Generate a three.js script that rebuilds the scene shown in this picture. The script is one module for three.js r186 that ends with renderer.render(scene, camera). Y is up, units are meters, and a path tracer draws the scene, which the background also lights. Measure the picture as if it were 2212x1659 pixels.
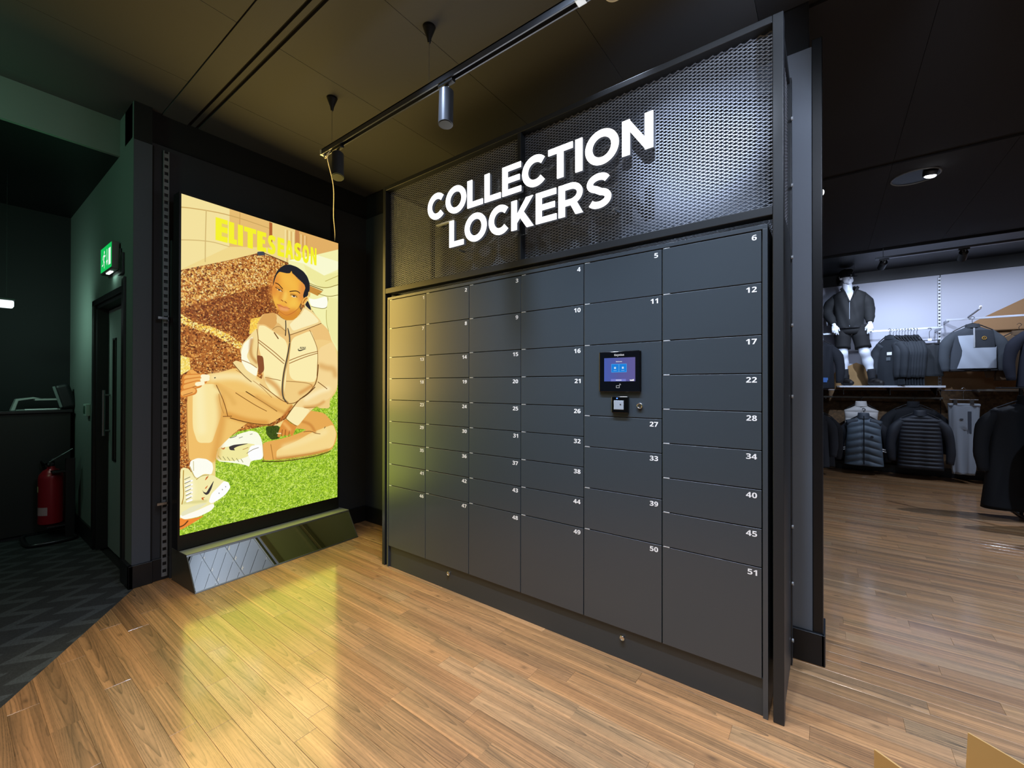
import * as THREE from 'three';
import { RoundedBoxGeometry } from 'three/addons/geometries/RoundedBoxGeometry.js';
import { mergeGeometries } from 'three/addons/utils/BufferGeometryUtils.js';
import { MarchingCubes } from 'three/addons/objects/MarchingCubes.js';
import { TextGeometry } from 'three/addons/geometries/TextGeometry.js';
import { FontLoader } from 'three/addons/loaders/FontLoader.js';
import { RectAreaLightUniformsLib } from 'three/addons/lights/RectAreaLightUniformsLib.js';

// ---------------------------------------------------------------- camera, background, exposure
const scene = new THREE.Scene();
const camera = new THREE.PerspectiveCamera(84.085, 2212 / 1659, 0.05, 60);
camera.rotation.order = 'YXZ';
camera.position.set(2.6168, 1.3386, 1.9884);
camera.rotation.set(0.00461, 0.63956, 0.00152);
scene.background = new THREE.Color(0x000000);
const renderer = new THREE.WebGLRenderer({ antialias: true });
renderer.toneMapping = THREE.LinearToneMapping;
renderer.toneMappingExposure = 1.0;
renderer.shadowMap.enabled = true;
RectAreaLightUniformsLib.init();

// ---------------------------------------------------------------- lights (each has a fitting further down, many of them unseen)
const V = (x, y, z) => new THREE.Vector3(x, y, z);
function spot(color, power, at, to, angle, penumbra = 1, radius = 3) {
  const l = new THREE.SpotLight(color, power, 0, angle, penumbra, 2);
  l.position.set(...at); l.target.position.set(...to); l.castShadow = true; l.shadow.radius = radius;
  l.shadow.mapSize.set(1024, 1024); scene.add(l); scene.add(l.target);
  return l;
}
function panelLight(color, power, w, h, at, to) {
  const l = new THREE.RectAreaLight(color, power, w, h);
  l.position.set(...at); l.lookAt(...to); scene.add(l);
  return l;
}
const WARM = 0xfff0e2, NEUTRAL = 0xfff1e0, COOL = 0xd6e4ff;
// unseen recessed downlights, placed to light the front floor (x, z, power)
const UNSEEN_DOWNLIGHTS = [[0.55, 1.75, 3], [1.6, 1.75, 8.5], [2.75, 1.3, 5], [0.3, 2.9, 3.5], [1.9, 3.2, 6]];
for (const [x, z, p] of UNSEEN_DOWNLIGHTS) spot(WARM, p, [x, 3.195, z], [x, 0, z], 1.0, 1, 4);
spot(COOL, 2.2, [1.79, 3.195, 0.06], [1.79, 0, 0.06], 0.5, 1, 2);
// unseen track heads, placed to light the sign mesh and the grey wall end
spot(COOL, 130, [2.8, 2.8, 2.5], [2.12, 2.42, -0.03], 0.135, 1, 1);
spot(COOL, 3.6, [3.1, 2.74, 0.457], [2.53, 2.62, -0.55], 0.8, 0.25, 1);
panelLight(0xdceaff, 7, 2.2, 0.6, [2.9, 3.2, 1.1], [2.9, 0, 1.1]);   // unseen ceiling panel, placed to brighten the lockers and their reflection
const UNSEEN_WALL_WASH = [1.0, 1.7, 2.4];                       // unseen gimbal downlights, placed to light the locker doors
for (const x of UNSEEN_WALL_WASH) spot(0xcfe2ff, 13, [x, 3.18, 0.74], [x, 0, 0.66], 0.74, 0.6, 2);
// shop behind: gimbal downlight, track heads, unseen downlights placed to light the shop floor
spot(0xc9deff, 36, [3.32, 3.16, -3.2], [3.0, 1.8, -6.5], 0.36, 1, 2);
spot(0xc9deff, 22, [4.45, 3.19, -2.5], [3.6, 0, -2.4], 0.95, 1, 2);
spot(COOL, 26, [5.3, 3.19, -4.9], [4.9, 0, -4.6], 0.95, 0.9, 1.5);
spot(0xc4dbff, 40, [4.6, 3.19, -0.6], [4.6, 0, -0.6], 1.0, 1, 3);
spot(0xc4dbff, 30, [5.4, 3.19, 1.6], [5.4, 0, 1.6], 1.0, 1, 3);
spot(COOL, 6.5, [3.19, 2.90, -5.68], [3.25, 2.0, -7.0], 0.95, 0.8, 2);
spot(COOL, 5.5, [3.95, 2.90, -5.68], [4.1, 2.0, -7.0], 0.95, 0.8, 2);
spot(COOL, 4, [4.9, 2.90, -5.68], [4.9, 2.0, -7.0], 0.9, 0.8, 2);  // unseen head beyond the right edge, lights the wall there
// light box poster, sign, exit sign, small lit panel in the corridor
const POSTER_GLOW = 5.5, SIGN_GLOW = 2.0;

// ---------------------------------------------------------------- helpers
let seed = 7;
const rnd = () => { seed = (seed + 0x6d2b79f5) | 0; let t = Math.imul(seed ^ (seed >>> 15), 1 | seed); t = (t + Math.imul(t ^ (t >>> 7), 61 | t)) ^ t; return ((t ^ (t >>> 14)) >>> 0) / 4294967296; };
const lerp = (a, b, t) => a + (b - a) * t;
const used = new Map();
function numbered(name) { const n = used.get(name) || 0; used.set(name, n + 1); return n ? name + '_' + String(n).padStart(3, '0') : name; }
function tag(o, label, category, group) { o.userData.label = label; o.userData.category = category; if (group) o.userData.group = group; return o; }
function thing(name, label, category, at = [0, 0, 0], turn = 0, group) {
  const o = new THREE.Group(); o.name = numbered(name); scene.add(o); o.position.set(...at); o.rotation.y = turn;
  return tag(o, label, category, group);
}
function merged(list) {
  list = (Array.isArray(list) ? list : [list]).map((g) => { const r = g.index ? g.toNonIndexed() : g; for (const k of Object.keys(r.attributes)) if (!['position', 'normal', 'uv'].includes(k)) r.deleteAttribute(k); if (!r.attributes.uv) r.setAttribute('uv', new THREE.BufferAttribute(new Float32Array(r.attributes.position.count * 2), 2)); if (!r.attributes.normal) r.computeVertexNormals(); return r; });
  return list.length > 1 ? mergeGeometries(list) : list[0];
}
const partCount = new WeakMap();
function part(parent, name, geos, mat, label) {
  const m = new THREE.Mesh(merged(geos), mat);
  if (parent === scene) m.name = numbered(name);
  else { const c = partCount.get(parent) || {}; partCount.set(parent, c); const n = c[name] || 0; c[name] = n + 1; m.name = n ? name + '_' + String(n).padStart(3, '0') : name; }
  m.castShadow = m.receiveShadow = true; if (label) m.userData.label = label;
  parent.add(m);
  return m;
}
function struct(name, geos, mat) { const m = part(scene, name, geos, mat); m.userData.kind = 'structure'; return m; }
const at = (g, x, y, z, rx = 0, ry = 0, rz = 0) => { if (rx) g.rotateX(rx); if (ry) g.rotateY(ry); if (rz) g.rotateZ(rz); return g.translate(x, y, z); };
// box between two corners, softly chamfered when r > 0
function slab(x0, x1, y0, y1, z0, z1, r = 0) {
  const w = x1 - x0, h = y1 - y0, d = z1 - z0;
  const g = r ? new RoundedBoxGeometry(w, h, d, 1, Math.min(r, w / 2.1, h / 2.1, d / 2.1)) : new THREE.BoxGeometry(w, h, d);
  return g.translate((x0 + x1) / 2, (y0 + y1) / 2, (z0 + z1) / 2);
}
const cyl = (r0, r1, h, n = 20) => new THREE.CylinderGeometry(r0, r1, h, n);
function wire(points, r, n = 8, seg) { return new THREE.TubeGeometry(new THREE.CatmullRomCurve3(points.map((p) => V(...p))), seg || points.length * 6, r, n); }
function rod(a, b, r, n = 10) {
  const A = V(...a), B = V(...b), d = B.clone().sub(A), g = cyl(r, r, d.length(), n);
  g.applyQuaternion(new THREE.Quaternion().setFromUnitVectors(V(0, 1, 0), d.clone().normalize()));
  const m = A.add(B).multiplyScalar(0.5); return g.translate(m.x, m.y, m.z);
}
function extrude(pts, depth, bevel = 0) {
  const s = new THREE.Shape(pts.map(([x, y]) => new THREE.Vector2(x, y)));
  return new THREE.ExtrudeGeometry(s, { depth, bevelEnabled: bevel > 0, bevelSize: bevel, bevelThickness: bevel, bevelSegments: 1, bevelOffset: -bevel, curveSegments: 10 });
}
// closed skin through rings of points; skip(x, y, z) leaves faces out
function loft(rings, skip, caps = true) {
  const n = rings[0].length, pos = [], uv = [];
  const tri = (a, b, c) => { const m = a.clone().add(b).add(c).multiplyScalar(1 / 3); if (skip && skip(m.x, m.y, m.z)) return; for (const p of [a, b, c]) { pos.push(p.x, p.y, p.z); } };
  for (let i = 0; i + 1 < rings.length; i++) for (let k = 0; k < n; k++) {
    const a = rings[i][k], b = rings[i][(k + 1) % n], c = rings[i + 1][(k + 1) % n], d = rings[i + 1][k];
    tri(a, b, c); tri(a, c, d);
  }
  if (caps) for (const [r, flip] of [[rings[0], 1], [rings[rings.length - 1], 0]]) {
    const m = r.reduce((s, p) => s.add(p), V(0, 0, 0)).multiplyScalar(1 / n);
    for (let k = 0; k < n; k++) flip ? tri(m, r[(k + 1) % n], r[k]) : tri(m, r[k], r[(k + 1) % n]);
  }
  const g = new THREE.BufferGeometry(); g.setAttribute('position', new THREE.BufferAttribute(new Float32Array(pos), 3));
  return smooth(g);
}
// shared normals by place, so that lofted skins shade smoothly
function smooth(g) {
  const p = g.attributes.position, key = (i) => Math.round(p.getX(i) * 4000) + ',' + Math.round(p.getY(i) * 4000) + ',' + Math.round(p.getZ(i) * 4000), sum = new Map();
  const a = V(), b = V(), c = V();
  for (let i = 0; i < p.count; i += 3) {
    a.fromBufferAttribute(p, i); b.fromBufferAttribute(p, i + 1); c.fromBufferAttribute(p, i + 2);
    const n = b.clone().sub(a).cross(c.clone().sub(a));
    for (let k = 0; k < 3; k++) { const q = key(i + k), s = sum.get(q); s ? s.add(n) : sum.set(q, n.clone()); }
  }
  const out = new Float32Array(p.count * 3);
  for (let i = 0; i < p.count; i++) { const n = sum.get(key(i)).clone().normalize(); out.set([n.x, n.y, n.z], i * 3); }
  g.setAttribute('normal', new THREE.BufferAttribute(out, 3));
  return g;
}
// ring round c in the plane of two half axes
function ring(c, a, b, n = 24, e = 2, f) {
  const out = [];
  for (let k = 0; k < n; k++) {
    const t = (k / n) * Math.PI * 2, co = Math.cos(t), si = Math.sin(t);
    const x = Math.sign(co) * Math.pow(Math.abs(co), 2 / e), z = Math.sign(si) * Math.pow(Math.abs(si), 2 / e), s = f ? f(x, z) : 1;
    out.push(V(c[0] + a[0] * x + b[0] * z * s, c[1] + a[1] * x + b[1] * z * s, c[2] + a[2] * x + b[2] * z * s));
  }
  return out;
}
// limb-like tube along points with radii; flat = depth over width
function limb(points, radii, n = 18, flat = 1, steps = 6, wob = 0) {
  const curve = new THREE.CatmullRomCurve3(points.map((p) => V(...p))), rings = [], N = (points.length - 1) * steps;
  for (let i = 0; i <= N; i++) {
    const t = i / N, f = t * (radii.length - 1), k = Math.min(Math.floor(f), radii.length - 2);
    const r = lerp(radii[k], radii[k + 1], f - k) * (1 + wob * Math.sin(i * 2.3) * 0.5 + wob * Math.sin(i * 1.1 + 1)), c = curve.getPoint(t), d = curve.getTangent(t);
    const side = Math.abs(d.z) > 0.95 ? V(1, 0, 0) : V(0, 0, 1), u = d.clone().cross(side).normalize(), w = u.clone().cross(d).normalize();
    rings.push(ring(c.toArray(), u.multiplyScalar(r).toArray(), w.multiplyScalar(r * flat).toArray(), n));
  }
  return loft(rings);
}
// smooth union of tapered capsules, meshed on a grid; bones: [a, b, ra, rb, squash z?]
function skin(bones, cell, k, pad = 0.03) {
  const lo = V(1e9, 1e9, 1e9), hi = V(-1e9, -1e9, -1e9);
  for (const [a, b, ra, rb] of bones) for (const [p, r] of [[a, ra], [b, rb]]) { lo.min(V(p[0] - r, p[1] - r, p[2] - r)); hi.max(V(p[0] + r, p[1] + r, p[2] + r)); }
  lo.subScalar(pad); hi.addScalar(pad);
  const half = Math.max(hi.x - lo.x, hi.y - lo.y, hi.z - lo.z) / 2, mid = lo.clone().add(hi).multiplyScalar(0.5), size = Math.ceil((2 * half) / cell);
  const mc = new MarchingCubes(size, new THREE.MeshStandardMaterial(), false, false, 300000);
  mc.isolation = 0; mc.field.fill(-1);
  const B = bones.map(([a, b, ra, rb]) => { const d = [b[0] - a[0], b[1] - a[1], b[2] - a[2]]; return [a, d, d[0] * d[0] + d[1] * d[1] + d[2] * d[2] + 1e-9, ra, rb]; });
  for (let iz = 0; iz < size; iz++) { const z = mid.z + ((iz - size / 2) / (size / 2)) * half; if (z < lo.z || z > hi.z) continue;
    for (let iy = 0; iy < size; iy++) { const y = mid.y + ((iy - size / 2) / (size / 2)) * half; if (y < lo.y || y > hi.y) continue;
      for (let ix = 0; ix < size; ix++) { const x = mid.x + ((ix - size / 2) / (size / 2)) * half; if (x < lo.x || x > hi.x) continue;
        let d = 1e9;
        for (const [a, v, L, ra, rb] of B) {
          const px = x - a[0], py = y - a[1], pz = z - a[2]; let t = (px * v[0] + py * v[1] + pz * v[2]) / L; t = t < 0 ? 0 : t > 1 ? 1 : t;
          const qx = px - v[0] * t, qy = py - v[1] * t, qz = pz - v[2] * t, e = Math.sqrt(qx * qx + qy * qy + qz * qz) - (ra + (rb - ra) * t);
          const h = Math.max(k - Math.abs(d - e), 0) / k; d = Math.min(d, e) - h * h * k * 0.25;
        }
        mc.field[iz * size * size + iy * size + ix] = -d;
      } } }
  mc.update();
  const g = new THREE.BufferGeometry(), count = mc.count;
  g.setAttribute('position', new THREE.BufferAttribute(mc.positionArray.slice(0, count * 3), 3));
  g.setAttribute('normal', new THREE.BufferAttribute(mc.normalArray.slice(0, count * 3), 3));
  return g.scale(half, half, half).translate(mid.x, mid.y, mid.z);
}

// ---------------------------------------------------------------- textures and materials
const hash = (x, y) => { let h = Math.imul(x, 374761393) + Math.imul(y, 668265263); h = Math.imul(h ^ (h >>> 13), 1274126177); return ((h ^ (h >>> 16)) >>> 0) / 4294967296; };
function noise(x, y, wx = 1 << 20, wy = 1 << 20) {
  const i = Math.floor(x), j = Math.floor(y), f = x - i, g = y - j, u = f * f * (3 - 2 * f), v = g * g * (3 - 2 * g), m = (a, n) => ((a % n) + n) % n;
  const h = (a, b) => hash(m(a, wx), m(b, wy));
  return lerp(lerp(h(i, j), h(i + 1, j), u), lerp(h(i, j + 1), h(i + 1, j + 1), u), v);
}
function dataTexture(w, h, f, srgb = true) {
  const d = new Uint8Array(w * h * 4);
  for (let y = 0; y < h; y++) for (let x = 0; x < w; x++) { const c = f(x, y); d.set([c[0], c[1], c[2], 255], (y * w + x) * 4); }
  const t = new THREE.DataTexture(d, w, h); t.wrapS = t.wrapT = THREE.RepeatWrapping; t.magFilter = THREE.LinearFilter; t.minFilter = THREE.LinearMipmapLinearFilter; t.generateMipmaps = true;
  if (srgb) t.colorSpace = THREE.SRGBColorSpace; t.needsUpdate = true;
  return t;
}
const std = (color, roughness = 0.6, metalness = 0, more = {}) => new THREE.MeshStandardMaterial({ color, roughness, metalness, ...more });
const speckle = dataTexture(256, 256, (x, y) => { const v = 118 + 60 * (hash(x, y) - 0.5) + 50 * (noise(x / 4, y / 4, 64, 64) - 0.5); return [v, v, v]; }, false);
const wallGrain = dataTexture(256, 256, (x, y) => { const v = 128 + 60 * (noise(x / 3, y / 3, 85, 85) - 0.5) + 40 * (hash(x, y) - 0.5); return [v, v, v]; }, false);
const rep = (t, x, y) => { const c = t.clone(); c.repeat.set(x, y); c.needsUpdate = true; return c; };
const M = {
  locker: new THREE.MeshPhysicalMaterial({ color: 0x394249, roughness: 0.33, ior: 1.75, bumpMap: speckle, bumpScale: 0.0001 }),
  lockerBody: new THREE.MeshPhysicalMaterial({ color: 0x394148, roughness: 0.33, ior: 1.75 }),
  gap: std(0x0a0b0c, 0.8),
  plinth: std(0x383c3e, 0.4),
  label: std(0xffffff, 0.5),
  chrome: std(0xd8d8d8, 0.18, 1),
  steel: std(0x9a9da0, 0.32, 1),
  hinge: std(0xd5d9dc, 0.35, 0.4),
  frame: std(0x1f2225, 0.45),
  mesh: std(0x8d9199, 0.42, 0.2),
  dark: std(0x15171a, 0.5),
  black: std(0x0b0c0e, 0.45),
  gloss: std(0x050608, 0.06),
  wallDark: std(0x33383f, 0.75, 0, { bumpMap: wallGrain, bumpScale: 0.0006 }),
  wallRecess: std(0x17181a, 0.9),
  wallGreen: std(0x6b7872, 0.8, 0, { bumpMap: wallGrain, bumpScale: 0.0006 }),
  wallGrey: std(0x6a7078, 0.8, 0, { bumpMap: wallGrain, bumpScale: 0.0006 }),
  wallBounce: std(0xa9abb3, 0.85),  // pale, so walls out of view bounce light
  ceiling: std(0x424243, 0.85, 0, { bumpMap: wallGrain, bumpScale: 0.0006 }),
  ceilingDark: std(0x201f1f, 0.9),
  ceilingHalfShaded: std(0x373738, 0.87, 0, { bumpMap: wallGrain, bumpScale: 0.0006 }),  // unused, ceiling tone darkened for shade
  ceilingShaded: std(0x262628, 0.9, 0, { bumpMap: wallGrain, bumpScale: 0.0006 }),  // same ceiling, darkened to stand in for less light
  wallShaded: std(0x2b2e34, 0.75, 0, { bumpMap: wallGrain, bumpScale: 0.0006 }),  // wall paint darkened to stand in for shading
  skirting: std(0x14161a, 0.4),
  trim: std(0x101114, 0.4),
  mirror: std(0xd4d8da, 0.015, 1),
  baseTop: std(0x85867c, 0.4),
  cableWhite: std(0xd9d2c0, 0.5),
  acrylic: new THREE.MeshPhysicalMaterial({ color: 0xffffff, roughness: 0.05, transmission: 1, thickness: 0, ior: 1.3 }),
};
const lamp = (color, power) => new THREE.MeshStandardMaterial({ color: 0x000000, emissive: color, emissiveIntensity: power });

// ---------------------------------------------------------------- floor: oak planks, carpet beyond the shop front line
const woodMap = dataTexture(2048, 1056, (px, py) => {
  const s = Math.floor(py / 96), x = px / 1024, y = ((py % 96) / 96 - 0.5) * 0.09, a = hash(s, 11), b = hash(s, 23), c = hash(s, 37), W = (v) => v;
  const wob = 0.010 * (noise(x * 3 + s * 50, y * 18 + s * 9, 1 << 20) - 0.5) + 0.004 * (noise(x * 9 + s * 70, y * 60) - 0.5);
  const yc = (b - 0.5) * 0.05 + wob, cat = a > 0.42;
  let ph = cat ? 2600 * (y - yc) * (y - yc) + 5.5 * Math.abs(x - 0.3 - c) : 95 * (y + wob * 1.6) + 2.2 * noise(x * 1.3 + s * 31, y * 30);
  ph += 0.6 * noise(x * 5 + s * 17, y * 80);
  const f = ph - Math.floor(ph), late = Math.pow(f, 3.2) * (0.35 + 0.65 * noise(x * 2 + s, y * 25 + 5));
  const pore = Math.max(0, noise(x * 26 + s * 3, y * 1500) - 0.62) * 1.5, broad = noise(x * 1.6 + s * 13, y * 22 + s) - 0.5, stripe = noise(x * 0.9 + s * 7, y * 160) - 0.5;
  const knot = Math.hypot((x - 0.35 - c * 1.2) * 1.0, (y - (a - 0.5) * 0.05) * 2.2), kn = b > 0.55 ? Math.exp(-knot * knot * 2600) : 0;
  const v = 0.86 - 0.36 * late * (cat ? 1 : 0.7) - 0.28 * pore + 0.26 * broad + 0.20 * stripe - 0.24 * kn + 0.07 * (a - 0.5);
  const warm = 0.5 + 0.5 * (noise(x * 1.2 + s * 5, y * 14) - 0.5) + 0.2 * (c - 0.5);
  return [Math.min(255, 184 * v + 8 * warm), Math.min(255, 139 * v + 4 - 6 * (warm - 0.5)), Math.min(255, 97 * v - 10 * (warm - 0.5))].map((q) => Math.max(0, q));
});
const woodRough = dataTexture(512, 264, (px, py) => { const v = 120 + 60 * (noise(px / 24, py / 2) - 0.5); return [v, v, v]; }, false);
const woods = [0xffffff, 0xf3ece5, 0xfbf2e6, 0xeae0d5, 0xfff7ea].map((c) => new THREE.MeshPhysicalMaterial({ color: c, map: woodMap, roughness: 0.55, bumpMap: woodMap, bumpScale: 0.0003, clearcoat: 0.8, clearcoatRoughness: 0.13 }));
// shop front line: wood on one side, carpet on the other
const LA = [-1.045, 1.228], LD = [0.8315, 0.5555];
const sideOf = (x, z) => (x - LA[0]) * -LD[1] + (z - LA[1]) * LD[0];   // positive: carpet
function clip(poly, keep) {
  const out = [];
  poly.forEach((p, i) => {
    const q = poly[(i + 1) % poly.length], a = sideOf(...p) * keep, b = sideOf(...q) * keep;
    if (a >= 0) out.push(p);
    if ((a > 0 && b < 0) || (a < 0 && b > 0)) { const t = a / (a - b); out.push([lerp(p[0], q[0], t), lerp(p[1], q[1], t)]); }
  });
  return out;
}
// convex floor piece with a chamfered rim; uv in texture metres from (u0, v0)
function floorPiece(poly, y0, y1, u0, v0, ox, oz, sx = 0.5, sz = 1 / 0.99, bevel = 0.0007) {
  const cx = poly.reduce((s, p) => s + p[0], 0) / poly.length, cz = poly.reduce((s, p) => s + p[1], 0) / poly.length, pos = [], uv = [];
  const area = poly.reduce((s, p, i) => { const q = poly[(i + 1) % poly.length]; return s + p[0] * q[1] - q[0] * p[1]; }, 0);
  if (area > 0) poly = poly.slice().reverse();
  const inner = poly.map(([x, z]) => [x + Math.sign(cx - x) * bevel, z + Math.sign(cz - z) * bevel]);
  const put = (x, y, z) => { pos.push(x, y, z); uv.push(u0 + (x - ox) * sx, v0 + (z - oz) * sz); };
  for (let i = 1; i + 1 < poly.length; i++) for (const p of [inner[0], inner[i], inner[i + 1]]) put(p[0], y1, p[1]);
  poly.forEach((p, i) => {
    const j = (i + 1) % poly.length, q = poly[j], a = inner[i], b = inner[j], ym = y1 - bevel;
    for (const [r, y] of [[p, ym], [q, ym], [b, y1], [p, ym], [b, y1], [a, y1]]) put(r[0], y, r[1]);
    for (const [r, y] of [[p, y0], [q, y0], [q, ym], [p, y0], [q, ym], [p, ym]]) put(r[0], y, r[1]);
  });
  const g = new THREE.BufferGeometry(); g.setAttribute('position', new THREE.BufferAttribute(new Float32Array(pos), 3)); g.setAttribute('uv', new THREE.BufferAttribute(new Float32Array(uv), 2)); g.computeVertexNormals();
  return g;
}
const floor = struct('floor', slab(-3.5, 7.7, -0.12, -0.012, -7.3, 5.2), M.gap);
const PW = 0.09, farBoards = woods.map(() => []);
{
  let made = 0;
  const boards = [];
  for (let r = 0; r < 140; r++) {
    const z1 = 5.15 - r * PW, z0 = z1 - PW; if (z1 < -7.15) break;
    let x = -1.5 - rnd() * 1.0;
    while (x < 7.6) {
      const L = 0.72 + rnd() * 0.55, x0 = x, x1 = x + L; x = x1;
      const poly = clip([[x0 + 0.0002, z0 + 0.0002], [x1 - 0.0002, z0 + 0.0002], [x1 - 0.0002, z1 - 0.0002], [x0 + 0.0002, z1 - 0.0002]], -1);
      if (poly.length < 3 || x1 < -1.25 || (z0 < -0.7 && x1 < 1.8)) continue;
      const cx = (x0 + x1) / 2, cz = (z0 + z1) / 2, dx = cx - 2.617, dz = cz - 1.988, deep = -dz * Math.cos(0.6396) - dx * Math.sin(0.6396), sideways = dx * Math.cos(0.6396) - dz * Math.sin(0.6396);
      const seen = deep > 0.3 && Math.abs(sideways) < deep * 1.28 + 0.35 && (z1 > 0 || x1 > 2.4) && z1 > -0.62;
      boards.push([poly, x0, z0, Math.floor(rnd() * 11), rnd() * 0.9, Math.floor(rnd() * 5), seen && (cz > -2.3) ? deep : 1e3 + deep]);
    }
  }
  boards.sort((a, b) => a[6] - b[6]);
  for (const [poly, x0, z0, strip, u, tone, deep] of boards) {
    const g = floorPiece(poly, -0.011, 0, u, (strip * 96) / 1056, x0, z0, 0.5, (96 / 1056) / 0.09);
    if (deep < 1e3 && made < 290) { part(floor, 'plank', g, woods[tone]); made++; } else farBoards[tone].push(g);
  }
  farBoards.forEach((list, i) => { if (list.length) part(floor, 'planking', list, woods[i]).userData.kind = 'stuff'; });
}
const carpetMap = dataTexture(512, 512, (x, y) => {
  const w = 64, k = Math.floor(x / w), t = (x % w) / w, saw = ((y / 128 + (k % 2 ? t : 1 - t) * 0.75) % 1 + 1) % 1, fleck = hash(x, y) * 0.55 + noise(x / 3, y / 3, 171, 171) * 0.45;
  const v = (saw > 0.62 ? 62 : 38) + 34 * (fleck - 0.5);
  return [v * 0.92, v * 1.0, v * 1.02];
});
const carpetMat = new THREE.MeshStandardMaterial({ map: carpetMap, roughness: 0.95, bumpMap: carpetMap, bumpScale: 0.003 });
{
  const poly = clip([[-3.34, 1.2], [5.5, 1.2], [5.5, 5.18], [-3.34, 5.18]], 1);
  const c = part(scene, 'carpet', floorPiece(poly, -0.011, -0.001, 0, 0, 0, 0, 1.1, 1.1, 0.001), carpetMat);
  tag(c, 'dark grey chevron carpet along the oak floor, in front of the exit door', 'carpet'); c.userData.kind = 'structure'; delete c.userData.label; delete c.userData.category; c.name = 'floor_carpet';
}
// ---------------------------------------------------------------- ceiling
const CH = 3.23;
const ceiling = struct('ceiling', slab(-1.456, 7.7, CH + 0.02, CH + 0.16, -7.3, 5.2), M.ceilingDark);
{
  const g = 0.001, xs = []; for (let x = -1.456; x < 7.7;) { xs.push(x); x = x === -1.456 ? -1.31 : x + 0.7275; }
  xs.push(7.7);
  const zs = [[1.072, 2.5], [2.5, 3.9], [3.9, 5.2], [-0.55, 0.858], [-2.78, -0.6], [-5.7, -2.86]];
  for (const [z0, z1] of zs) for (let i = 0; i + 1 < xs.length; i++) {
    if (z1 < -0.5 && xs[i + 1] < 1.8) continue;
    const hole = [];
    part(ceiling, 'ceiling_panel', slab(xs[i] + g, xs[i + 1] - g, CH, CH + 0.02, z0 + g, z1 - g, 0.001), (z1 < -0.5 || xs[i] > 2.2) ? M.ceilingShaded : M.ceiling);  // darker copy paints the shade on shop and right-hand panels
  }
  part(ceiling, 'ceiling_strip', slab(-1.45, 7.7, CH - 0.006, CH + 0.02, 0.925, 1.07, 0.002), M.ceiling);
  part(ceiling, 'slot_trim', slab(-1.2, 7.7, CH + 0.001, CH + 0.02, 0.876, 0.905, 0.001), M.ceiling);
  part(ceiling, 'ceiling_unlit_band', slab(1.8, 7.7, CH - 0.03, CH + 0.02, -7.0, -5.72, 0.003), M.black);  // black board stands in for the unlit strip of ceiling
}
struct('ceiling_corridor', slab(-3.5, -1.4705, 2.974, 3.1, 1.03, 5.2), M.black);  // black, so the corridor lamp leaves it dark
struct('trim_5', slab(-1.47, -1.44, 2.974, CH + 0.1, 1.2275, 5.2), M.wallGreen);
// ---------------------------------------------------------------- walls
struct('wall_left', slab(-1.3, -1.09, 0, 3.0, -0.7, 1.13), M.wallShaded);  // shade on this wall is put into its darker tone
struct('wall_left_end', slab(-1.0795, -1.074, 0, 2.975, 1.131, 1.2275), std(0x474d57, 0.75));
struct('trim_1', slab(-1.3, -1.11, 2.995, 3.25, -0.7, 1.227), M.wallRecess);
struct('wall_back', slab(-1.3, 2.40, 0, 3.0, -0.72, -0.55), M.wallDark);
struct('wall_back_end', slab(2.401, 2.552, 0, 3.0, -0.72, -0.55), M.wallGrey);
struct('trim_6', slab(-1.0795, -1.0765, 2.977, 3.23, 1.131, 1.2268), M.wallRecess);
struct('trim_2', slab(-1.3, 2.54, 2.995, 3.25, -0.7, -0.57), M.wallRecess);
struct('trim_3', [slab(2.552, 2.594, 0, 3.03, -0.73, -0.545, 0.004)], M.trim);
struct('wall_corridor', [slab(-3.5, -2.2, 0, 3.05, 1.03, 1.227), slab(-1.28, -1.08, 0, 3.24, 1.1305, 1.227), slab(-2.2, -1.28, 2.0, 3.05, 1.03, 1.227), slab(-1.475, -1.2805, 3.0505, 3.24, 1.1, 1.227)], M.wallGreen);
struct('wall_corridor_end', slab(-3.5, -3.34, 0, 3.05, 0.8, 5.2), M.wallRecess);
struct('wall_rear', slab(-3.5, 7.7, -0.02, 3.4, 5.18, 5.35), M.wallBounce);  // unseen wall, kept pale to bounce light
struct('wall_right', slab(7.55, 7.75, -0.02, 3.4, -7.3, 5.3), M.wallBounce);  // out of view, pale to throw light back at the lockers
struct('wall_shop_left', slab(1.6, 1.8, 0, 3.4, -7.3, -0.7), M.wallDark);
struct('wall_shop_back', slab(1.6, 7.7, 0, 3.4, -7.25, -7.03), M.wallDark);
// behind the exit door: a closed lobby
struct('wall_lobby', [slab(-2.4, -1.1, 0, 2.3, 0.7, 0.75), slab(-2.45, -2.4, 0, 2.3, 0.7, 1.03), slab(-1.1, -1.05, 0, 2.3, 0.75, 1.03), slab(-2.45, -1.05, 2.3, 2.35, 0.7, 1.03)], M.wallDark);
const skirt = (x0, x1, z0, z1) => slab(x0, x1, 0, 0.15, z0, z1, 0.004);
struct('baseboard_left', [skirt(-1.092, -1.072, -0.55, 1.13), skirt(-1.085, -1.057, 1.12, 1.247), skirt(-1.28, -1.057, 1.222, 1.247)], M.skirting);
struct('baseboard_back', [skirt(-1.08, 2.42, -0.555, -0.535), skirt(2.47, 2.6, -0.556, -0.53), skirt(2.585, 2.602, -0.73, -0.53)], M.skirting);
struct('baseboard_corridor', [skirt(-3.36, -2.26, 1.222, 1.24)], M.skirting);
// slim capping on the wall panel and a vertical shadow gap at its end post
struct('trim_4', [slab(-1.092, -1.087, 0.15, 2.98, 1.118, 1.13)], M.gap);

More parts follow.
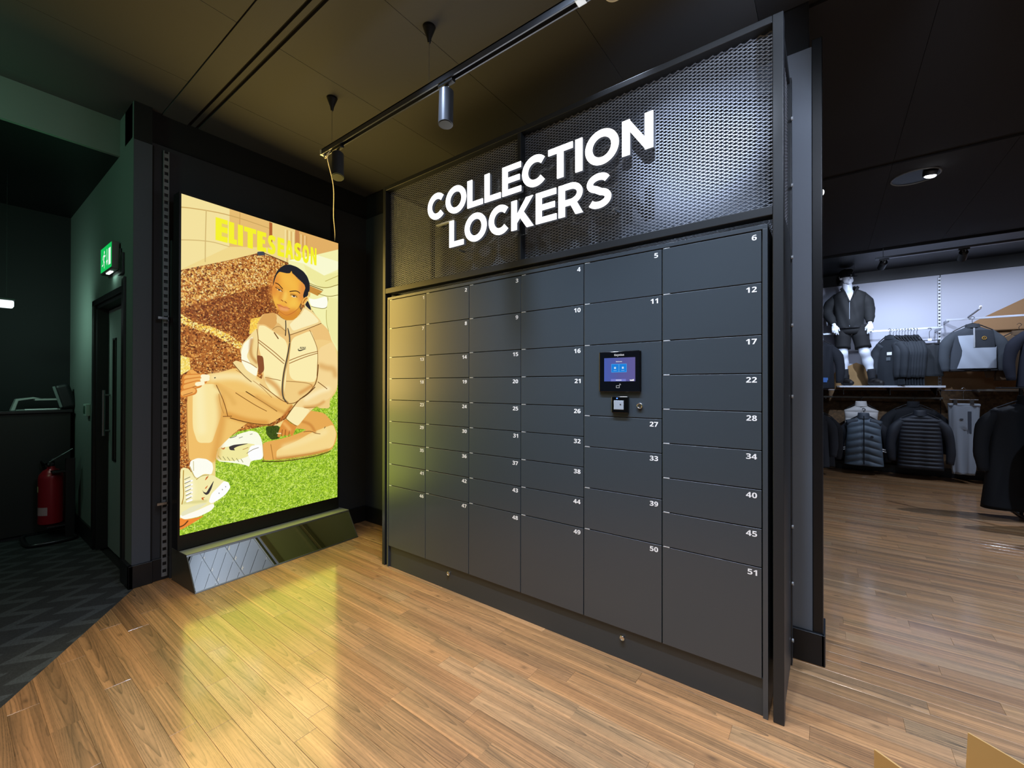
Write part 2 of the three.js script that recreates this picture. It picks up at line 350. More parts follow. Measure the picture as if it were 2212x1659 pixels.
// ---------------------------------------------------------------- exit door in the corridor wall
{
  const d = new THREE.Group(); d.name = 'door_1'; d.userData.kind = 'structure'; scene.add(d);
  part(d, 'door_frame', [slab(-2.2, -2.16, 0, 2.0, 1.03, 1.225), slab(-1.32, -1.28, 0, 2.0, 1.03, 1.225), slab(-2.2, -1.28, 1.96, 2.0, 1.03, 1.225)], M.dark);
  part(d, 'architrave', [slab(-2.25, -2.19, 0, 2.03, 1.222, 1.242, 0.003), slab(-2.25, -1.3, 1.985, 2.03, 1.222, 1.242, 0.003), slab(-1.30, -1.245, 0, 2.085, 1.222, 1.243, 0.003)], M.black);
  const leaf = part(d, 'door_leaf', [slab(-2.155, -1.98, 0.01, 1.955, 1.11, 1.155, 0.002), slab(-1.90, -1.325, 0.01, 1.955, 1.11, 1.155, 0.002), slab(-1.98, -1.90, 0.01, 0.75, 1.11, 1.155), slab(-1.98, -1.90, 1.70, 1.955, 1.11, 1.155)], std(0x88938f, 0.6));
  part(leaf, 'vision_panel', slab(-1.982, -1.898, 0.74, 1.71, 1.125, 1.14), M.gloss);
  part(leaf, 'vision_bead', [slab(-1.992, -1.978, 0.74, 1.71, 1.15, 1.162), slab(-1.902, -1.888, 0.74, 1.71, 1.15, 1.162), slab(-1.992, -1.888, 1.70, 1.714, 1.15, 1.162), slab(-1.992, -1.888, 0.736, 0.75, 1.15, 1.162)], M.dark);
  part(leaf, 'pull_handle', [rod([-2.10, 0.93, 1.195], [-2.10, 1.30, 1.195], 0.011), rod([-2.10, 0.97, 1.15], [-2.10, 0.97, 1.195], 0.008), rod([-2.10, 1.26, 1.15], [-2.10, 1.26, 1.195], 0.008)], M.steel);
  part(leaf, 'hinge', [slab(-1.335, -1.32, 1.7, 1.8, 1.15, 1.16), slab(-1.335, -1.32, 0.25, 0.35, 1.15, 1.16)], M.steel);
}

// ---------------------------------------------------------------- parcel lockers
const font = await new FontLoader().loadAsync('fonts/droid/droid_sans_bold.typeface.json');
function textGeo(s, capHeight, widen = 1, depth = 0.0006) {
  const g = new TextGeometry(s, { font, size: capHeight, depth, curveSegments: 4, bevelEnabled: false });
  g.computeBoundingBox(); const b = g.boundingBox; g.translate(-b.max.x, -b.max.y, 0); g.scale((capHeight * widen) / (b.max.y - b.min.y), capHeight / (b.max.y - b.min.y), 1);
  return g;   // right top corner at the origin
}
{
  const t = thing('parcel_lockers', 'wide anthracite bank of numbered parcel lockers with a touchscreen panel', 'lockers', [0, 0, 0]);
  part(t, 'carcass', slab(-0.016, 2.418, 0.02, 1.985, -0.5, -0.024), M.gap);
  part(t, 'outer_frame', [slab(-0.018, -0.002, 0, 1.976, -0.52, 0.001, 0.001), slab(2.402, 2.42, 0, 1.976, -0.52, 0.001, 0.001), slab(-0.018, 2.42, 1.976, 1.994, -0.52, 0.001, 0.001)], M.lockerBody);
  const pl = part(t, 'plinth', slab(-0.001, 2.401, 0.0, 0.152, -0.03, -0.012, 0.001), M.plinth);
  for (const x of [0.616, 1.806]) {
    part(pl, 'lock', [at(cyl(0.011, 0.012, 0.008), x, 0.109, -0.008, Math.PI / 2), at(new THREE.TorusGeometry(0.010, 0.0022, 8, 24), x, 0.109, -0.004), slab(x - 0.0015, x + 0.0015, 0.103, 0.115, -0.005, -0.0035)], M.chrome);
  }
  const rows = [1.973, 1.761, 1.548, 1.391, 1.234, 1.077, 0.919, 0.762, 0.604, 0.155], rows5 = [1.973, 1.761, 1.548, 1.187, 1.028, 0.817, 0.606, 0.155];
  const numbers = [[1, 7, 13, 18, 23, 29, 35, 41, 46], [2, 8, 14, 19, 24, 30, 36, 42, 47], [3, 9, 15, 20, 25, 31, 37, 43, 48], [4, 10, 16, 21, 26, 32, 38, 44, 49], [5, 11, 0, 27, 33, 39, 50], [6, 12, 17, 22, 28, 34, 40, 45, 51]];
  const doorGeo = new Map();
  const panel = (h) => { const k = h.toFixed(3); if (!doorGeo.has(k)) { const g = slab(0.0022, 0.3978, 0.002, h - 0.002, -0.02, 0, 0.0012); doorGeo.set(k, g); } return doorGeo.get(k).clone(); };
  for (let c = 0; c < 6; c++) {
    const list = c === 4 ? rows5 : rows;
    numbers[c].forEach((n, i) => {
      const y1 = list[i], y0 = list[i + 1], x = c * 0.4, h = y1 - y0;
      const d = part(t, n ? 'locker_door' : 'control_panel', panel(h), M.locker, n ? undefined : 'control panel with touchscreen, code reader and lock');
      d.position.set(x, y0, (hash(c, i) - 0.5) * 0.0008);
      if (i) part(d, 'door_catch', slab(0.006, 0.034, h - 0.003, h + 0.0012, -0.012, 0.0008, 0.0005), M.hinge);
      else part(d, 'door_catch', slab(0.006, 0.034, h - 0.003, h, -0.012, 0.0006, 0.0005), M.hinge);
      if (n) part(d, 'number', textGeo(String(n), 0.0225, 1.22).translate(0.382, h - 0.0145, 0.0002), M.label);
      else {
        // touchscreen
        const cv = document.createElement('canvas'); cv.width = 640; cv.height = 600; const g = cv.getContext('2d');
        g.fillStyle = '#06080d'; g.fillRect(0, 0, 640, 600);
        const X = (x) => ((x - 1.69) / 0.214) * 640, Y = (y) => ((1.51 - y) / 0.2015) * 600, x0 = X(1.716), x1 = X(1.881), ya = Y(1.48), yb = Y(1.36);
        const gr = g.createLinearGradient(x0, 0, x1, 0); gr.addColorStop(0, '#4c62b8'); gr.addColorStop(0.5, '#5c5fa6'); gr.addColorStop(1, '#67609f'); g.fillStyle = gr; g.fillRect(x0, ya, x1 - x0, yb - ya);
        g.fillStyle = '#e8ebf2'; g.font = 'bold 42px sans-serif'; g.textAlign = 'center'; g.fillText('Keynius', 320, 62);
        g.fillStyle = '#ffffff'; g.font = 'bold 22px sans-serif'; g.fillText('Welcome', 318, ya + 66);
        for (const bx of [198, 322]) { g.fillStyle = '#1b86e6'; g.fillRect(bx, ya + 96, 114, 122); g.lineWidth = 5; g.strokeStyle = '#56b7ff'; g.strokeRect(bx, ya + 96, 114, 122); g.fillStyle = '#d8ecff'; g.fillRect(bx + 43, ya + 138, 28, 30); g.fillStyle = 'rgba(216,236,255,.6)'; g.fillRect(bx + 32, ya + 190, 50, 7); }
        g.fillStyle = '#7d83d6'; g.fillRect(x0 + 110, yb - 34, 240, 34); g.fillStyle = '#eef0ff'; g.fillRect(x0 + 190, yb - 24, 90, 11);
        g.beginPath(); g.moveTo(x1 - 88, yb - 26); g.quadraticCurveTo(x1 - 55, yb - 18, x1 - 20, yb - 34); g.lineTo(x1 - 20, yb - 6); g.lineTo(x1 - 78, yb - 6); g.fillStyle = '#ffffff'; g.fill();
        g.strokeStyle = '#e8ebf2'; g.lineWidth = 5; g.strokeRect(276, 512, 48, 32); g.lineWidth = 4; for (const r of [12, 22, 32]) { g.beginPath(); g.arc(318, 512, r, -1.25, -0.35); g.stroke(); }
        const tex = new THREE.CanvasTexture(cv); tex.colorSpace = THREE.SRGBColorSpace;
        const s = part(d, 'touchscreen', slab(0.09, 0.304, 0.1215, 0.323, -0.002, 0.012, 0.006), M.gloss);
        const scr = new THREE.PlaneGeometry(0.206, 0.1935); scr.translate(0.197, 0.22225, 0.0123);
        part(s, 'screen', scr, new THREE.MeshStandardMaterial({ color: 0x05070c, roughness: 0.05, emissive: 0xffffff, emissiveMap: tex, emissiveIntensity: 0.85 }));
        const r = part(d, 'code_reader', [slab(0.158, 0.244, 0.02, 0.102, -0.002, 0.016, 0.005)], M.gloss);
        part(r, 'reader_window', slab(0.171, 0.222, 0.037, 0.082, 0.012, 0.0172, 0.002), std(0x9fa8b3, 0.3));
        part(r, 'reader_lens', at(cyl(0.0028, 0.0028, 0.002, 16), 0.206, 0.063, 0.0175, Math.PI / 2), M.black);
        part(r, 'status_light', at(new THREE.SphereGeometry(0.0035, 12, 8), 0.188, 0.092, 0.0155), lamp(0x4a78ff, 3));
        part(d, 'lock', [at(cyl(0.012, 0.013, 0.008), 0.297, 0.058, 0.003, Math.PI / 2), at(new THREE.TorusGeometry(0.0115, 0.0025, 8, 24), 0.297, 0.058, 0.007), slab(0.2955, 0.2985, 0.052, 0.064, 0.006, 0.0078)], M.chrome);
      }
    });
  }
}

// ---------------------------------------------------------------- steel frame with expanded mesh round and above the lockers
{
  const t = thing('mesh_screen_frame', 'black steel frame with expanded mesh above and around the lockers', 'screen frame', [0, 0, 0]);
  const zf = 0, zb = -0.058, top = 2.83;
  part(t, 'post', slab(-0.076, -0.044, 0, top, zb, zf, 0.003), M.frame);
  part(t, 'post', slab(2.437, 2.475, 0, top, zb, zf, 0.003), M.frame);
  part(t, 'post', slab(-0.076, -0.044, 0, top, -0.50, -0.455, 0.003), M.frame);
  part(t, 'post', slab(2.437, 2.475, 0, top, -0.50, -0.455, 0.003), M.frame);
  part(t, 'top_rail', slab(-0.044, 2.437, top - 0.03, top, zb, zf, 0.003), M.frame);
  part(t, 'middle_rail', slab(-0.044, 2.437, 2.027, 2.065, zb, zf, 0.003), M.frame);
  part(t, 'mullion', slab(1.173, 1.198, 2.065, top - 0.03, zb, zf, 0.002), M.frame);
  for (const x of [-0.06, 2.456]) { part(t, 'side_rail', slab(x - 0.012, x + 0.012, top - 0.03, top, -0.455, zb, 0.002), M.frame); part(t, 'side_rail', slab(x - 0.012, x + 0.012, 2.03, 2.06, -0.455, zb, 0.002), M.frame); }
  part(t, 'rear_rail', slab(-0.044, 2.437, 2.03, 2.06, -0.50, -0.47, 0.002), M.frame);
  part(t, 'side_sheet', slab(2.462, 2.47, 0.02, 2.03, -0.455, zb, 0.001), M.frame);
  // strands of expanded mesh, clipped to a w x h rectangle: two crossing families of flat bars
  const strands = (w, h) => {
    const out = [], m = 0.42, step = 0.0155, hw = 0.0014, th = 0.003, c = 1 / Math.hypot(1, m);
    for (const s of [1, -1]) for (let k = -Math.ceil((w * m) / step); k * step < h + w * m; k++) {
      const y0 = k * step, pts = [];                       // y = y0 + s*m*(x - (s > 0 ? 0 : w)) style line through the rectangle
      const f = (x) => (s > 0 ? y0 + m * x : y0 + m * (w - x)), g = (y) => (s > 0 ? (y - y0) / m : w - (y - y0) / m);
      let a = Math.max(0, Math.min(g(0), g(h))), b = Math.min(w, Math.max(g(0), g(h)));
      if (b - a < 0.004) continue;
      const L = Math.hypot(b - a, f(b) - f(a)), bar = new THREE.BoxGeometry(L, hw * 2, th); bar.deleteAttribute('uv');
      bar.rotateZ(Math.atan2(f(b) - f(a), b - a)); bar.translate((a + b) / 2, (f(a) + f(b)) / 2, s * 0.0006);
      out.push(bar);
    }
    return out;
  };
  const H = top - 0.03 - 2.065;
  for (const [x0, x1] of [[-0.044, 1.173], [1.198, 2.437]]) { const m = part(t, 'mesh_panel', strands(x1 - x0, H).map((g) => g.translate(x0, 2.065, -0.046)), M.mesh); m.userData.kind = 'stuff'; }
  for (const [x, y0, y1] of [[-0.06, 2.06, top - 0.03], [2.456, 1.4, top - 0.03]]) { const m = part(t, 'mesh_panel', strands(0.397, y1 - y0).map((g) => g.rotateY(-Math.PI / 2).translate(x, y0, -0.455)), M.mesh); m.userData.kind = 'stuff'; }
  { const m = part(t, 'mesh_panel', strands(2.481, 0.40).map((g) => g.rotateX(Math.PI / 2).translate(-0.044, 2.045, -0.46)), M.mesh); m.userData.kind = 'stuff'; }
  for (const y of [2.62, 2.3, 1.955, 1.63, 1.29, 0.67, 0.4, 0.13]) part(t, 'bolt', at(cyl(0.008, 0.009, 0.007, 12), 2.478, y, -0.44, 0, 0, Math.PI / 2), M.hinge);
}

// ---------------------------------------------------------------- illuminated letters on clear acrylic
{
  const t = thing('illuminated_sign', 'glowing white letters reading COLLECTION LOCKERS on clear acrylic', 'sign', [0, 0, 0]);
  const face = lamp(0xffffff, 2.6), ret = new THREE.MeshStandardMaterial({ color: 0x2c2f36, roughness: 0.25, emissive: 0xdfe8ff, emissiveIntensity: 0.06 }), backs = std(0x17181b, 0.4);
  const T = 0.228;
  const box = (x0, x1, y0, y1) => [[x0, y0], [x1, y0], [x1, y1], [x0, y1]];
  // band of constant width along a centre line
  const band = (pts, w) => {
    const L = [], R = [];
    pts.forEach((p, i) => { const a = pts[Math.max(i - 1, 0)], b = pts[Math.min(i + 1, pts.length - 1)], d = Math.hypot(b[0] - a[0], b[1] - a[1]), nx = -(b[1] - a[1]) / d, ny = (b[0] - a[0]) / d; L.push([p[0] + nx * w / 2, p[1] + ny * w / 2]); R.unshift([p[0] - nx * w / 2, p[1] - ny * w / 2]); });
    return [...R, ...L].reverse();
  };
  const arc = (cx, cy, rx, ry, a0, a1, n = 28) => Array.from({ length: n + 1 }, (_, i) => { const a = lerp(a0, a1, i / n); return [cx + rx * Math.cos(a), cy + ry * Math.sin(a)]; });
  const D = Math.PI / 180;
  const glyph = {   // outlines in units of the letter height; w = width
    C: (w) => [band(arc(0.5 * w + 0.04, 0.5, 0.5 * w + 0.04 - T / 2, 0.515 - T / 2, 44 * D, 316 * D), T)],
    O: (w) => [{ ring: [w / 2, 0.5, w / 2, 0.515] }],
    L: (w) => [box(0, T, 0, 1), box(T - 0.01, w, 0, 0.19)],
    E: (w) => [box(0, T, 0, 1), box(T - 0.01, w, 0, 0.185), box(T - 0.01, w - 0.06, 0.41, 0.59), box(T - 0.01, w - 0.01, 0.815, 1)],
    T: (w) => [box(w / 2 - T / 2, w / 2 + T / 2, 0, 0.82), box(0, w, 0.81, 1)],
    I: (w) => [box(0, w, 0, 1)],
    N: (w) => [box(0, T, 0, 1), box(w - T, w, 0, 1), [[T - 0.02, 1], [0, 1], [0, 0.98], [w - T + 0.02, 0], [w, 0], [w, 0.02]]],
    K: (w) => [box(0, T, 0, 1), [[T - 0.02, 0.20], [T - 0.02, 0.47], [w - 0.29, 1], [w - 0.02, 1]], [[w - 0.27, 0], [w, 0], [0.5 * w, 0.63], [0.5 * w - 0.16, 0.47]]],
    R: (w) => [box(0, T, 0, 1), band([[T - 0.02, 1 - 0.09], [0.42, 0.91], ...arc(0.42, 0.66, w - 0.42 - T / 2 + 0.01, 0.25, 88 * D, -88 * D, 18), [T - 0.02, 0.41]], 0.185), [[w - 0.25, 0], [w, 0], [w - 0.2, 0.36], [w - 0.44, 0.36]]],
    S: (w) => [band([...arc(0.46 * w + 0.02, 0.735, 0.37 * w, 0.185, 22 * D, 250 * D, 20), ...arc(0.5 * w - 0.01, 0.27, 0.385 * w, 0.19, 75 * D, -148 * D, 22)], 0.195)],
  };
  const upper = [['C', 0.483, 0.64], ['O', 0.651, 0.826], ['L', 0.838, 0.961], ['L', 0.976, 1.097], ['E', 1.11, 1.242], ['C', 1.25, 1.409], ['T', 1.42, 1.566], ['I', 1.582, 1.621], ['O', 1.638, 1.814], ['N', 1.831, 1.978]];
  const lower = [['L', 0.684, 0.806], ['O', 0.817, 0.991], ['C', 1.009, 1.161], ['K', 1.175, 1.325], ['E', 1.341, 1.47], ['R', 1.483, 1.624], ['S', 1.648, 1.776]];
  const Hh = 0.166;
  for (const [list, y] of [[upper, 2.427], [lower, 2.216]]) for (const [c, x0, x1] of list) {
    const w = (x1 - x0) / Hh, build = (depth) => glyph[c](w).map((o) => {
      let s;
      if (o.ring) { const [cx, cy, rx, ry] = o.ring; s = new THREE.Shape(); s.absellipse(cx, cy, rx, ry, 0, Math.PI * 2); const h = new THREE.Path(); h.absellipse(cx, cy, rx - T, ry - T * 0.94, 0, Math.PI * 2, true); s.holes.push(h); }
      else s = new THREE.Shape(o.map(([px, py]) => new THREE.Vector2(px, py)));
      return new THREE.ExtrudeGeometry(s, { depth: depth / Hh, bevelEnabled: false, curveSegments: 40 }).scale(Hh, Hh, Hh);
    });
    const L = part(t, 'letter', build(0.02), ret); L.position.set(x0, y, 0.036);
    const f = part(L, 'letter_face', build(0.005), face); f.position.z = 0.0195;
    const b = part(L, 'letter_back', build(0.004), backs); b.position.z = -0.004;
  }
  part(t, 'acrylic_panel', [slab(0.67, 1.79, 2.196, 2.402, 0.008, 0.014), slab(0.47, 1.835, 2.402, 2.612, 0.008, 0.014)], M.acrylic);
  for (const [x, y] of [[0.53, 2.414], [1.2, 2.404], [1.77, 2.21], [0.72, 2.208], [0.6, 2.6], [1.8, 2.6]]) part(t, 'standoff', rod([x, y, -0.045], [x, y, 0.016], 0.006), M.steel);
  part(t, 'lower_channel', slab(0.52, 0.68, 2.402, 2.412, 0.0, 0.02, 0.001), M.hinge);
  panelLight(0xf4f6ff, SIGN_GLOW, 1.5, 0.34, [1.23, 2.40, 0.075], [1.23, 2.40, 3]);
}

// ---------------------------------------------------------------- printed poster of the light box (flat print on its own canvas)
function posterCanvas() {
  const W = 1000, H = 1925, cv = document.createElement('canvas'); cv.width = W; cv.height = H; const g = cv.getContext('2d');
  const P = (col, p, round) => { g.fillStyle = col; trace(p, round); g.fill(); };
  const Q = (col, w, p, soft) => {
    g.strokeStyle = col; g.lineCap = g.lineJoin = 'round';
    g.filter = soft ? `blur(${(w * 0.45).toFixed(1)}px)` : 'none'; g.globalAlpha = soft ? 0.8 : 1; g.lineWidth = w * (soft ? 1.5 : 1.05); g.beginPath(); open(p); g.stroke();
    g.filter = 'none'; g.globalAlpha = 1;
  };
  const open = (p) => { g.moveTo(p[0], p[1]); for (let i = 2; i + 3 < p.length; i += 2) g.quadraticCurveTo(p[i], p[i + 1], (p[i] + p[i + 2]) / 2, (p[i + 1] + p[i + 3]) / 2); g.lineTo(p[p.length - 2], p[p.length - 1]); };
  const trace = (p, round) => {
    const n = p.length / 2; g.beginPath();
    if (!round) { g.moveTo(p[0], p[1]); for (let i = 1; i < n; i++) g.lineTo(p[2 * i], p[2 * i + 1]); g.closePath(); return; }
    const m = (i, j) => [(p[2 * (i % n)] + p[2 * (j % n)]) / 2, (p[2 * (i % n) + 1] + p[2 * (j % n) + 1]) / 2];
    g.moveTo(...m(0, 1));                      // corners are kept near their points: short straight runs, rounded joints
    for (let i = 1; i <= n; i++) { const c = [p[2 * (i % n)], p[2 * (i % n) + 1]], b = m(i, i + 1), a = m(i - 1, i); g.lineTo(lerp(a[0], c[0], 0.45), lerp(a[1], c[1], 0.45)); g.quadraticCurveTo(c[0], c[1], lerp(b[0], c[0], 0.45), lerp(b[1], c[1], 0.45)); }
    g.closePath();
  };
  let bounds = [0, 0, W, H];
  const clip = (p, draw) => { g.save(); trace(p, 0); g.clip(); const xs = p.filter((_, i) => i % 2 === 0), ys = p.filter((_, i) => i % 2); bounds = [Math.min(...xs), Math.min(...ys), Math.max(...xs), Math.max(...ys)]; draw(); g.restore(); };
  const spotIn = () => [lerp(bounds[0], bounds[2], rnd()), lerp(bounds[1], bounds[3], rnd())];
  const speck = (n, cols, alpha, r = 6) => { g.globalAlpha = alpha; for (let i = 0; i < n; i++) { const [x, y] = spotIn(); g.fillStyle = cols[Math.floor(rnd() * cols.length)]; g.beginPath(); g.ellipse(x, y, 2 + rnd() * r, 1.5 + rnd() * r * 0.6, rnd() * 3, 0, 7); g.fill(); } g.globalAlpha = 1; };
  const ground = (c) => { g.fillStyle = c; g.fillRect(0, 0, W, H); };
  const gravel = () => { g.fillStyle = '#a4602a'; g.fillRect(...bounds.slice(0, 2), W, H); speck(15000, ['#6b3414', '#c57a34', '#e8a552', '#8a4a1e', '#4a200e', '#d98f42', '#b8692c'], 0.85, 7); speck(3200, ['#f7c873', '#f3b45c', '#ffd98a'], 0.75, 4); };
  const grass = () => {
    g.fillStyle = '#93b92a'; g.fillRect(0, 0, W, H);
    for (let i = 0; i < 26000; i++) { const [x, y] = spotIn(), a = rnd() * 6.3, l = 6 + rnd() * 13; g.strokeStyle = ['#6f9a1c', '#b9de3a', '#d8ef66', '#86b324', '#a7cf2f', '#4f7a16', '#e4f48c', '#c2e343'][Math.floor(rnd() * 8)]; g.lineWidth = 2 + rnd() * 2.4; g.globalAlpha = 0.8; g.beginPath(); g.moveTo(x, y); g.quadraticCurveTo(x + Math.cos(a) * l * 0.5 + 3, y + Math.sin(a) * l * 0.5, x + Math.cos(a) * l, y + Math.sin(a) * l); g.stroke(); }
    g.globalAlpha = 1;
  };
  const wordmark = (x, y) => { g.save(); g.translate(x, y); g.transform(1, -0.06, -0.25, 1, 0, 0); g.fillStyle = '#2b2722'; g.font = 'bold 22px sans-serif'; g.scale(0.85, 1); g.fillText('NIKE', 0, 0); g.restore(); };
  ground('#f2d98c');
  P('#f5e29d', [-4, -2, 248, 4, 247, 232, -6, 433], 0);
  P('#e8bd72', [248, -4, 496, -8, 496, 170, 247, 232], 0);
  P('#e3b066', [672, -7, 1008, -7, 1007, 61, 814, 136, 671, 144], 0);
  Q('#c9a35c', 5, [-5, 78, 52, 63, 248, 35, 488, 45]);
  Q('#d3b774', 5, [123, 52, 119, 219, 119, 355]);
  Q('#d3b774', 5, [-5, 263, 123, 226, 247, 232]);
  Q('#cfa05a', 4, [307, 5, 305, 98]);
  P('#b0622f', [486, 4, 506, 4, 508, 133, 486, 139], 0);
  P('#f0d48a', [506, 4, 672, -3, 671, 126, 506, 133], 0);
  for (let k = 0; k < 12; k++) { g.fillStyle = k % 2 ? 'rgba(190,140,70,.55)' : 'rgba(255,244,190,.6)'; g.fillRect(590 + k * 14, 20, 6, 300); }
  P('#c98a50', [662, -5, 690, -4, 694, 138, 662, 128], 0);
  clip([-12, 438, 82, 393, 233, 322, 414, 228, 529, 230, 634, 250, 726, 256, 734, 580, 628, 1295, -17, 1613], gravel);
  clip([-6, 441, 233, 326, 406, 242, 546, 235, 607, 264, 511, 408, 320, 495, 134, 579, -1, 643], () => speck(2600, ['#f8cf6e', '#ffe9a4', '#e9ae52'], .75));
  clip([-1, 658, 162, 568, 350, 482, 520, 411, 544, 604, 428, 685, 380, 788, 181, 742, -1, 672], () => speck(3600, ['#6d2f14', '#8b4420', '#532410'], .5));
  clip([-4, 676, 62, 716, 161, 736, 245, 767, 318, 817, 348, 855, 288, 851, 181, 788, 81, 759, -1, 730], () => speck(1500, ['#ffe16d', '#ffd34a', '#fff0a6'], .85));
  clip([372, 658, 444, 633, 427, 718, 364, 757], () => speck(700, ['#ffe16d', '#ffd34a', '#f3c24e'], .85));
  clip([-5, 912, 42, 924, 48, 991, 4, 1021, -5, 1013], () => speck(700, ['#ffe16d', '#e9c955', '#fff0a6'], .8));
  P('#3f4652', [410, 220, 454, 207, 462, 229, 414, 244], 1);
  Q('#5f3a1e', 6, [454, 218, 616, 245]);
  P('#f6f3b0', [616, 223, 814, 136, 1013, 40, 1008, 836, 902, 672, 822, 587, 763, 485, 764, 367, 688, 309, 616, 280], 0);
  P('#fbfbd2', [616, 223, 726, 220, 884, 270, 1001, 198, 1007, 139, 824, 134], 0);
  P('#f1eca0', [726, 229, 884, 270, 1001, 217, 1000, 314, 873, 375, 764, 321], 0);
  Q('#b7a653', 4, [894, 310, 1001, 246]);
  Q('#9d8a45', 5, [764, 349, 873, 375, 1000, 314]);
  P('#c98d3e', [764, 367, 873, 389, 832, 429, 764, 412], 0);
  Q('#6f5422', 6, [764, 362, 873, 380]);
  Q('#8d7a35', 4, [833, 410, 904, 426, 1005, 391]);
  P('#fffff0', [763, 458, 812, 459, 904, 417, 919, 490, 883, 514, 783, 514], 1);
  Q('#8d8340', 4, [914, 425, 919, 490, 883, 519, 783, 514]);
  P('#f2eda6', [920, 424, 1005, 420, 1003, 798, 955, 743, 898, 597, 903, 521], 1);
  Q('#b3a455', 4, [903, 521, 898, 597, 923, 679]);
  Q('#5d5a34', 4, [792, 545, 822, 578]);
  clip([206, 1428, 301, 1367, 469, 1345, 566, 1358, 721, 1200, 869, 1169, 942, 1171, 1019, 998, 1013, 1959, -12, 1937, -12, 1880, 177, 1747, 178, 1425], grass);
  P('rgba(35,50,15,.8)', [469, 1349, 558, 1348, 566, 1435, 506, 1442, 473, 1400], 1);
  P('#e9ab56', [448, 1456, 506, 1446, 557, 1443, 673, 1420, 759, 1393, 628, 1372, 683, 1288, 769, 1257, 889, 1282, 962, 1363, 996, 1443, 988, 1500, 950, 1563, 836, 1576, 682, 1577, 539, 1576, 456, 1570], 1);
  P('#f8d98e', [540, 1510, 682, 1466, 778, 1422, 878, 1394, 962, 1373, 992, 1443, 961, 1545, 816, 1564, 609, 1571, 539, 1570], 1);
  Q('#fbe3a2', 26, [592, 1499, 720, 1479, 898, 1424], true);
  Q('#cf8f45', 16, [539, 1570, 719, 1578, 919, 1563], true);
  Q('#c9853c', 12, [721, 1335, 778, 1349, 817, 1416], true);
  Q('#3e2410', 5, [448, 1573, 556, 1594, 682, 1595, 826, 1593, 940, 1571]);
  Q('#7a4a1e', 4, [730, 1408, 778, 1402, 817, 1426, 857, 1434]);
  Q('#a5702f', 4, [502, 1471, 518, 1571]);
  Q('#a5702f', 4, [448, 1460, 456, 1570]);
  Q('#c08a45', 3, [539, 1570, 682, 1568, 836, 1567]);
  Q('#222222', 4, [890, 1395, 897, 1386]);
  P('#fdfde6', [178, 1517, 189, 1464, 213, 1409, 256, 1402, 316, 1380, 377, 1368, 416, 1382, 436, 1413, 448, 1456, 456, 1557, 376, 1562, 368, 1598, 345, 1582, 307, 1568, 249, 1551, 199, 1539], 1);
  P('#f3eaa0', [192, 1457, 242, 1455, 346, 1444, 408, 1460, 368, 1528, 285, 1548, 206, 1536, 185, 1510], 1);
  P('#ffffff', [376, 1464, 440, 1464, 452, 1561, 376, 1559, 357, 1510], 1);
  P('#3c3638', [249, 1456, 278, 1447, 369, 1448, 300, 1459, 277, 1469, 285, 1483, 256, 1477], 1);
  P('#c2642a', [206, 1455, 217, 1462, 231, 1454, 224, 1469, 212, 1466], 1);
  Q('#b06e30', 3, [330, 1483, 361, 1474]);
  Q('#77693a', 3, [353, 1510, 384, 1490, 424, 1482]);
  Q('#8f8a55', 3, [192, 1503, 207, 1527]);
  Q('#8f8a55', 3, [217, 1511, 231, 1534]);
  Q('#8f8a55', 3, [241, 1518, 256, 1541]);
  Q('#8f8a55', 3, [267, 1526, 281, 1548]);
  Q('#8f8a55', 3, [293, 1533, 306, 1555]);
  Q('#8f8a55', 3, [319, 1541, 331, 1562]);
  Q('#9a9a86', 4, [308, 1408, 327, 1403]);
  Q('#9a9a86', 4, [373, 1392, 385, 1390]);
  Q('#5f5a3c', 4, [256, 1402, 278, 1401, 293, 1392]);
  P('#f3c66f', [41, 1152, 60, 1079, 133, 1012, 187, 1007, 288, 970, 394, 1009, 458, 1050, 593, 1170, 301, 1353, 158, 1493, 34, 1329], 1);
  P('#f2c06a', [31, 1187, 41, 1099, 54, 1070, 194, 1063, 287, 1119, 458, 1139, 629, 1188, 656, 1224, 602, 1274, 490, 1339, 346, 1316, 250, 1272, 218, 1269, 207, 1358, 189, 1441, 178, 1521, 164, 1542, 110, 1511, 46, 1512, 30, 1429], 1);
  P('#fbe6a0', [60, 1077, 180, 1071, 215, 1149, 207, 1265, 179, 1355, 158, 1422, 85, 1414, 59, 1322], 1);
  Q('#e0a24e', 26, [201, 1148, 221, 1258, 192, 1411, 175, 1516], true);
  Q('#fdf0b8', 30, [92, 1100, 98, 1235, 105, 1348], true);
  Q('#d9953f', 22, [243, 1259, 346, 1307, 473, 1326], true);
  Q('#fdeeb6', 30, [160, 1034, 280, 1010, 410, 1066, 541, 1135], true);
  Q('#e5b15c', 18, [180, 1080, 243, 1128, 279, 1192], true);
  Q('#7a4d1e', 4, [180, 1080, 208, 1143, 229, 1206, 243, 1269]);
  Q('#c08b45', 3, [194, 1133, 200, 1195, 221, 1250]);
  Q('#8e5c26', 5, [218, 1269, 264, 1270]);
  Q('#6e4417', 5, [257, 1280, 346, 1316, 473, 1340, 507, 1336]);
  Q('#b07a38', 3, [288, 986, 410, 1058, 507, 1160]);
  Q('#54340f', 5, [347, 1120, 425, 1172, 490, 1216, 541, 1253]);
  Q('#8a5a22', 4, [287, 1127, 393, 1203, 474, 1249]);
  Q('#d9a050', 14, [409, 1155, 507, 1225, 593, 1265], true);
  Q('#b98243', 4, [31, 1187, 33, 1319, 42, 1512]);
  P('#1e1e1e', [168, 1034, 175, 1032, 177, 1037, 170, 1040], 0);
  P('#fffff2', [45, 1545, 50, 1513, 84, 1501, 130, 1513, 161, 1541, 166, 1576, 157, 1609, 117, 1598, 84, 1618, 68, 1601, 52, 1568], 1);
  Q('#c2b06a', 4, [47, 1545, 55, 1569, 74, 1617]);
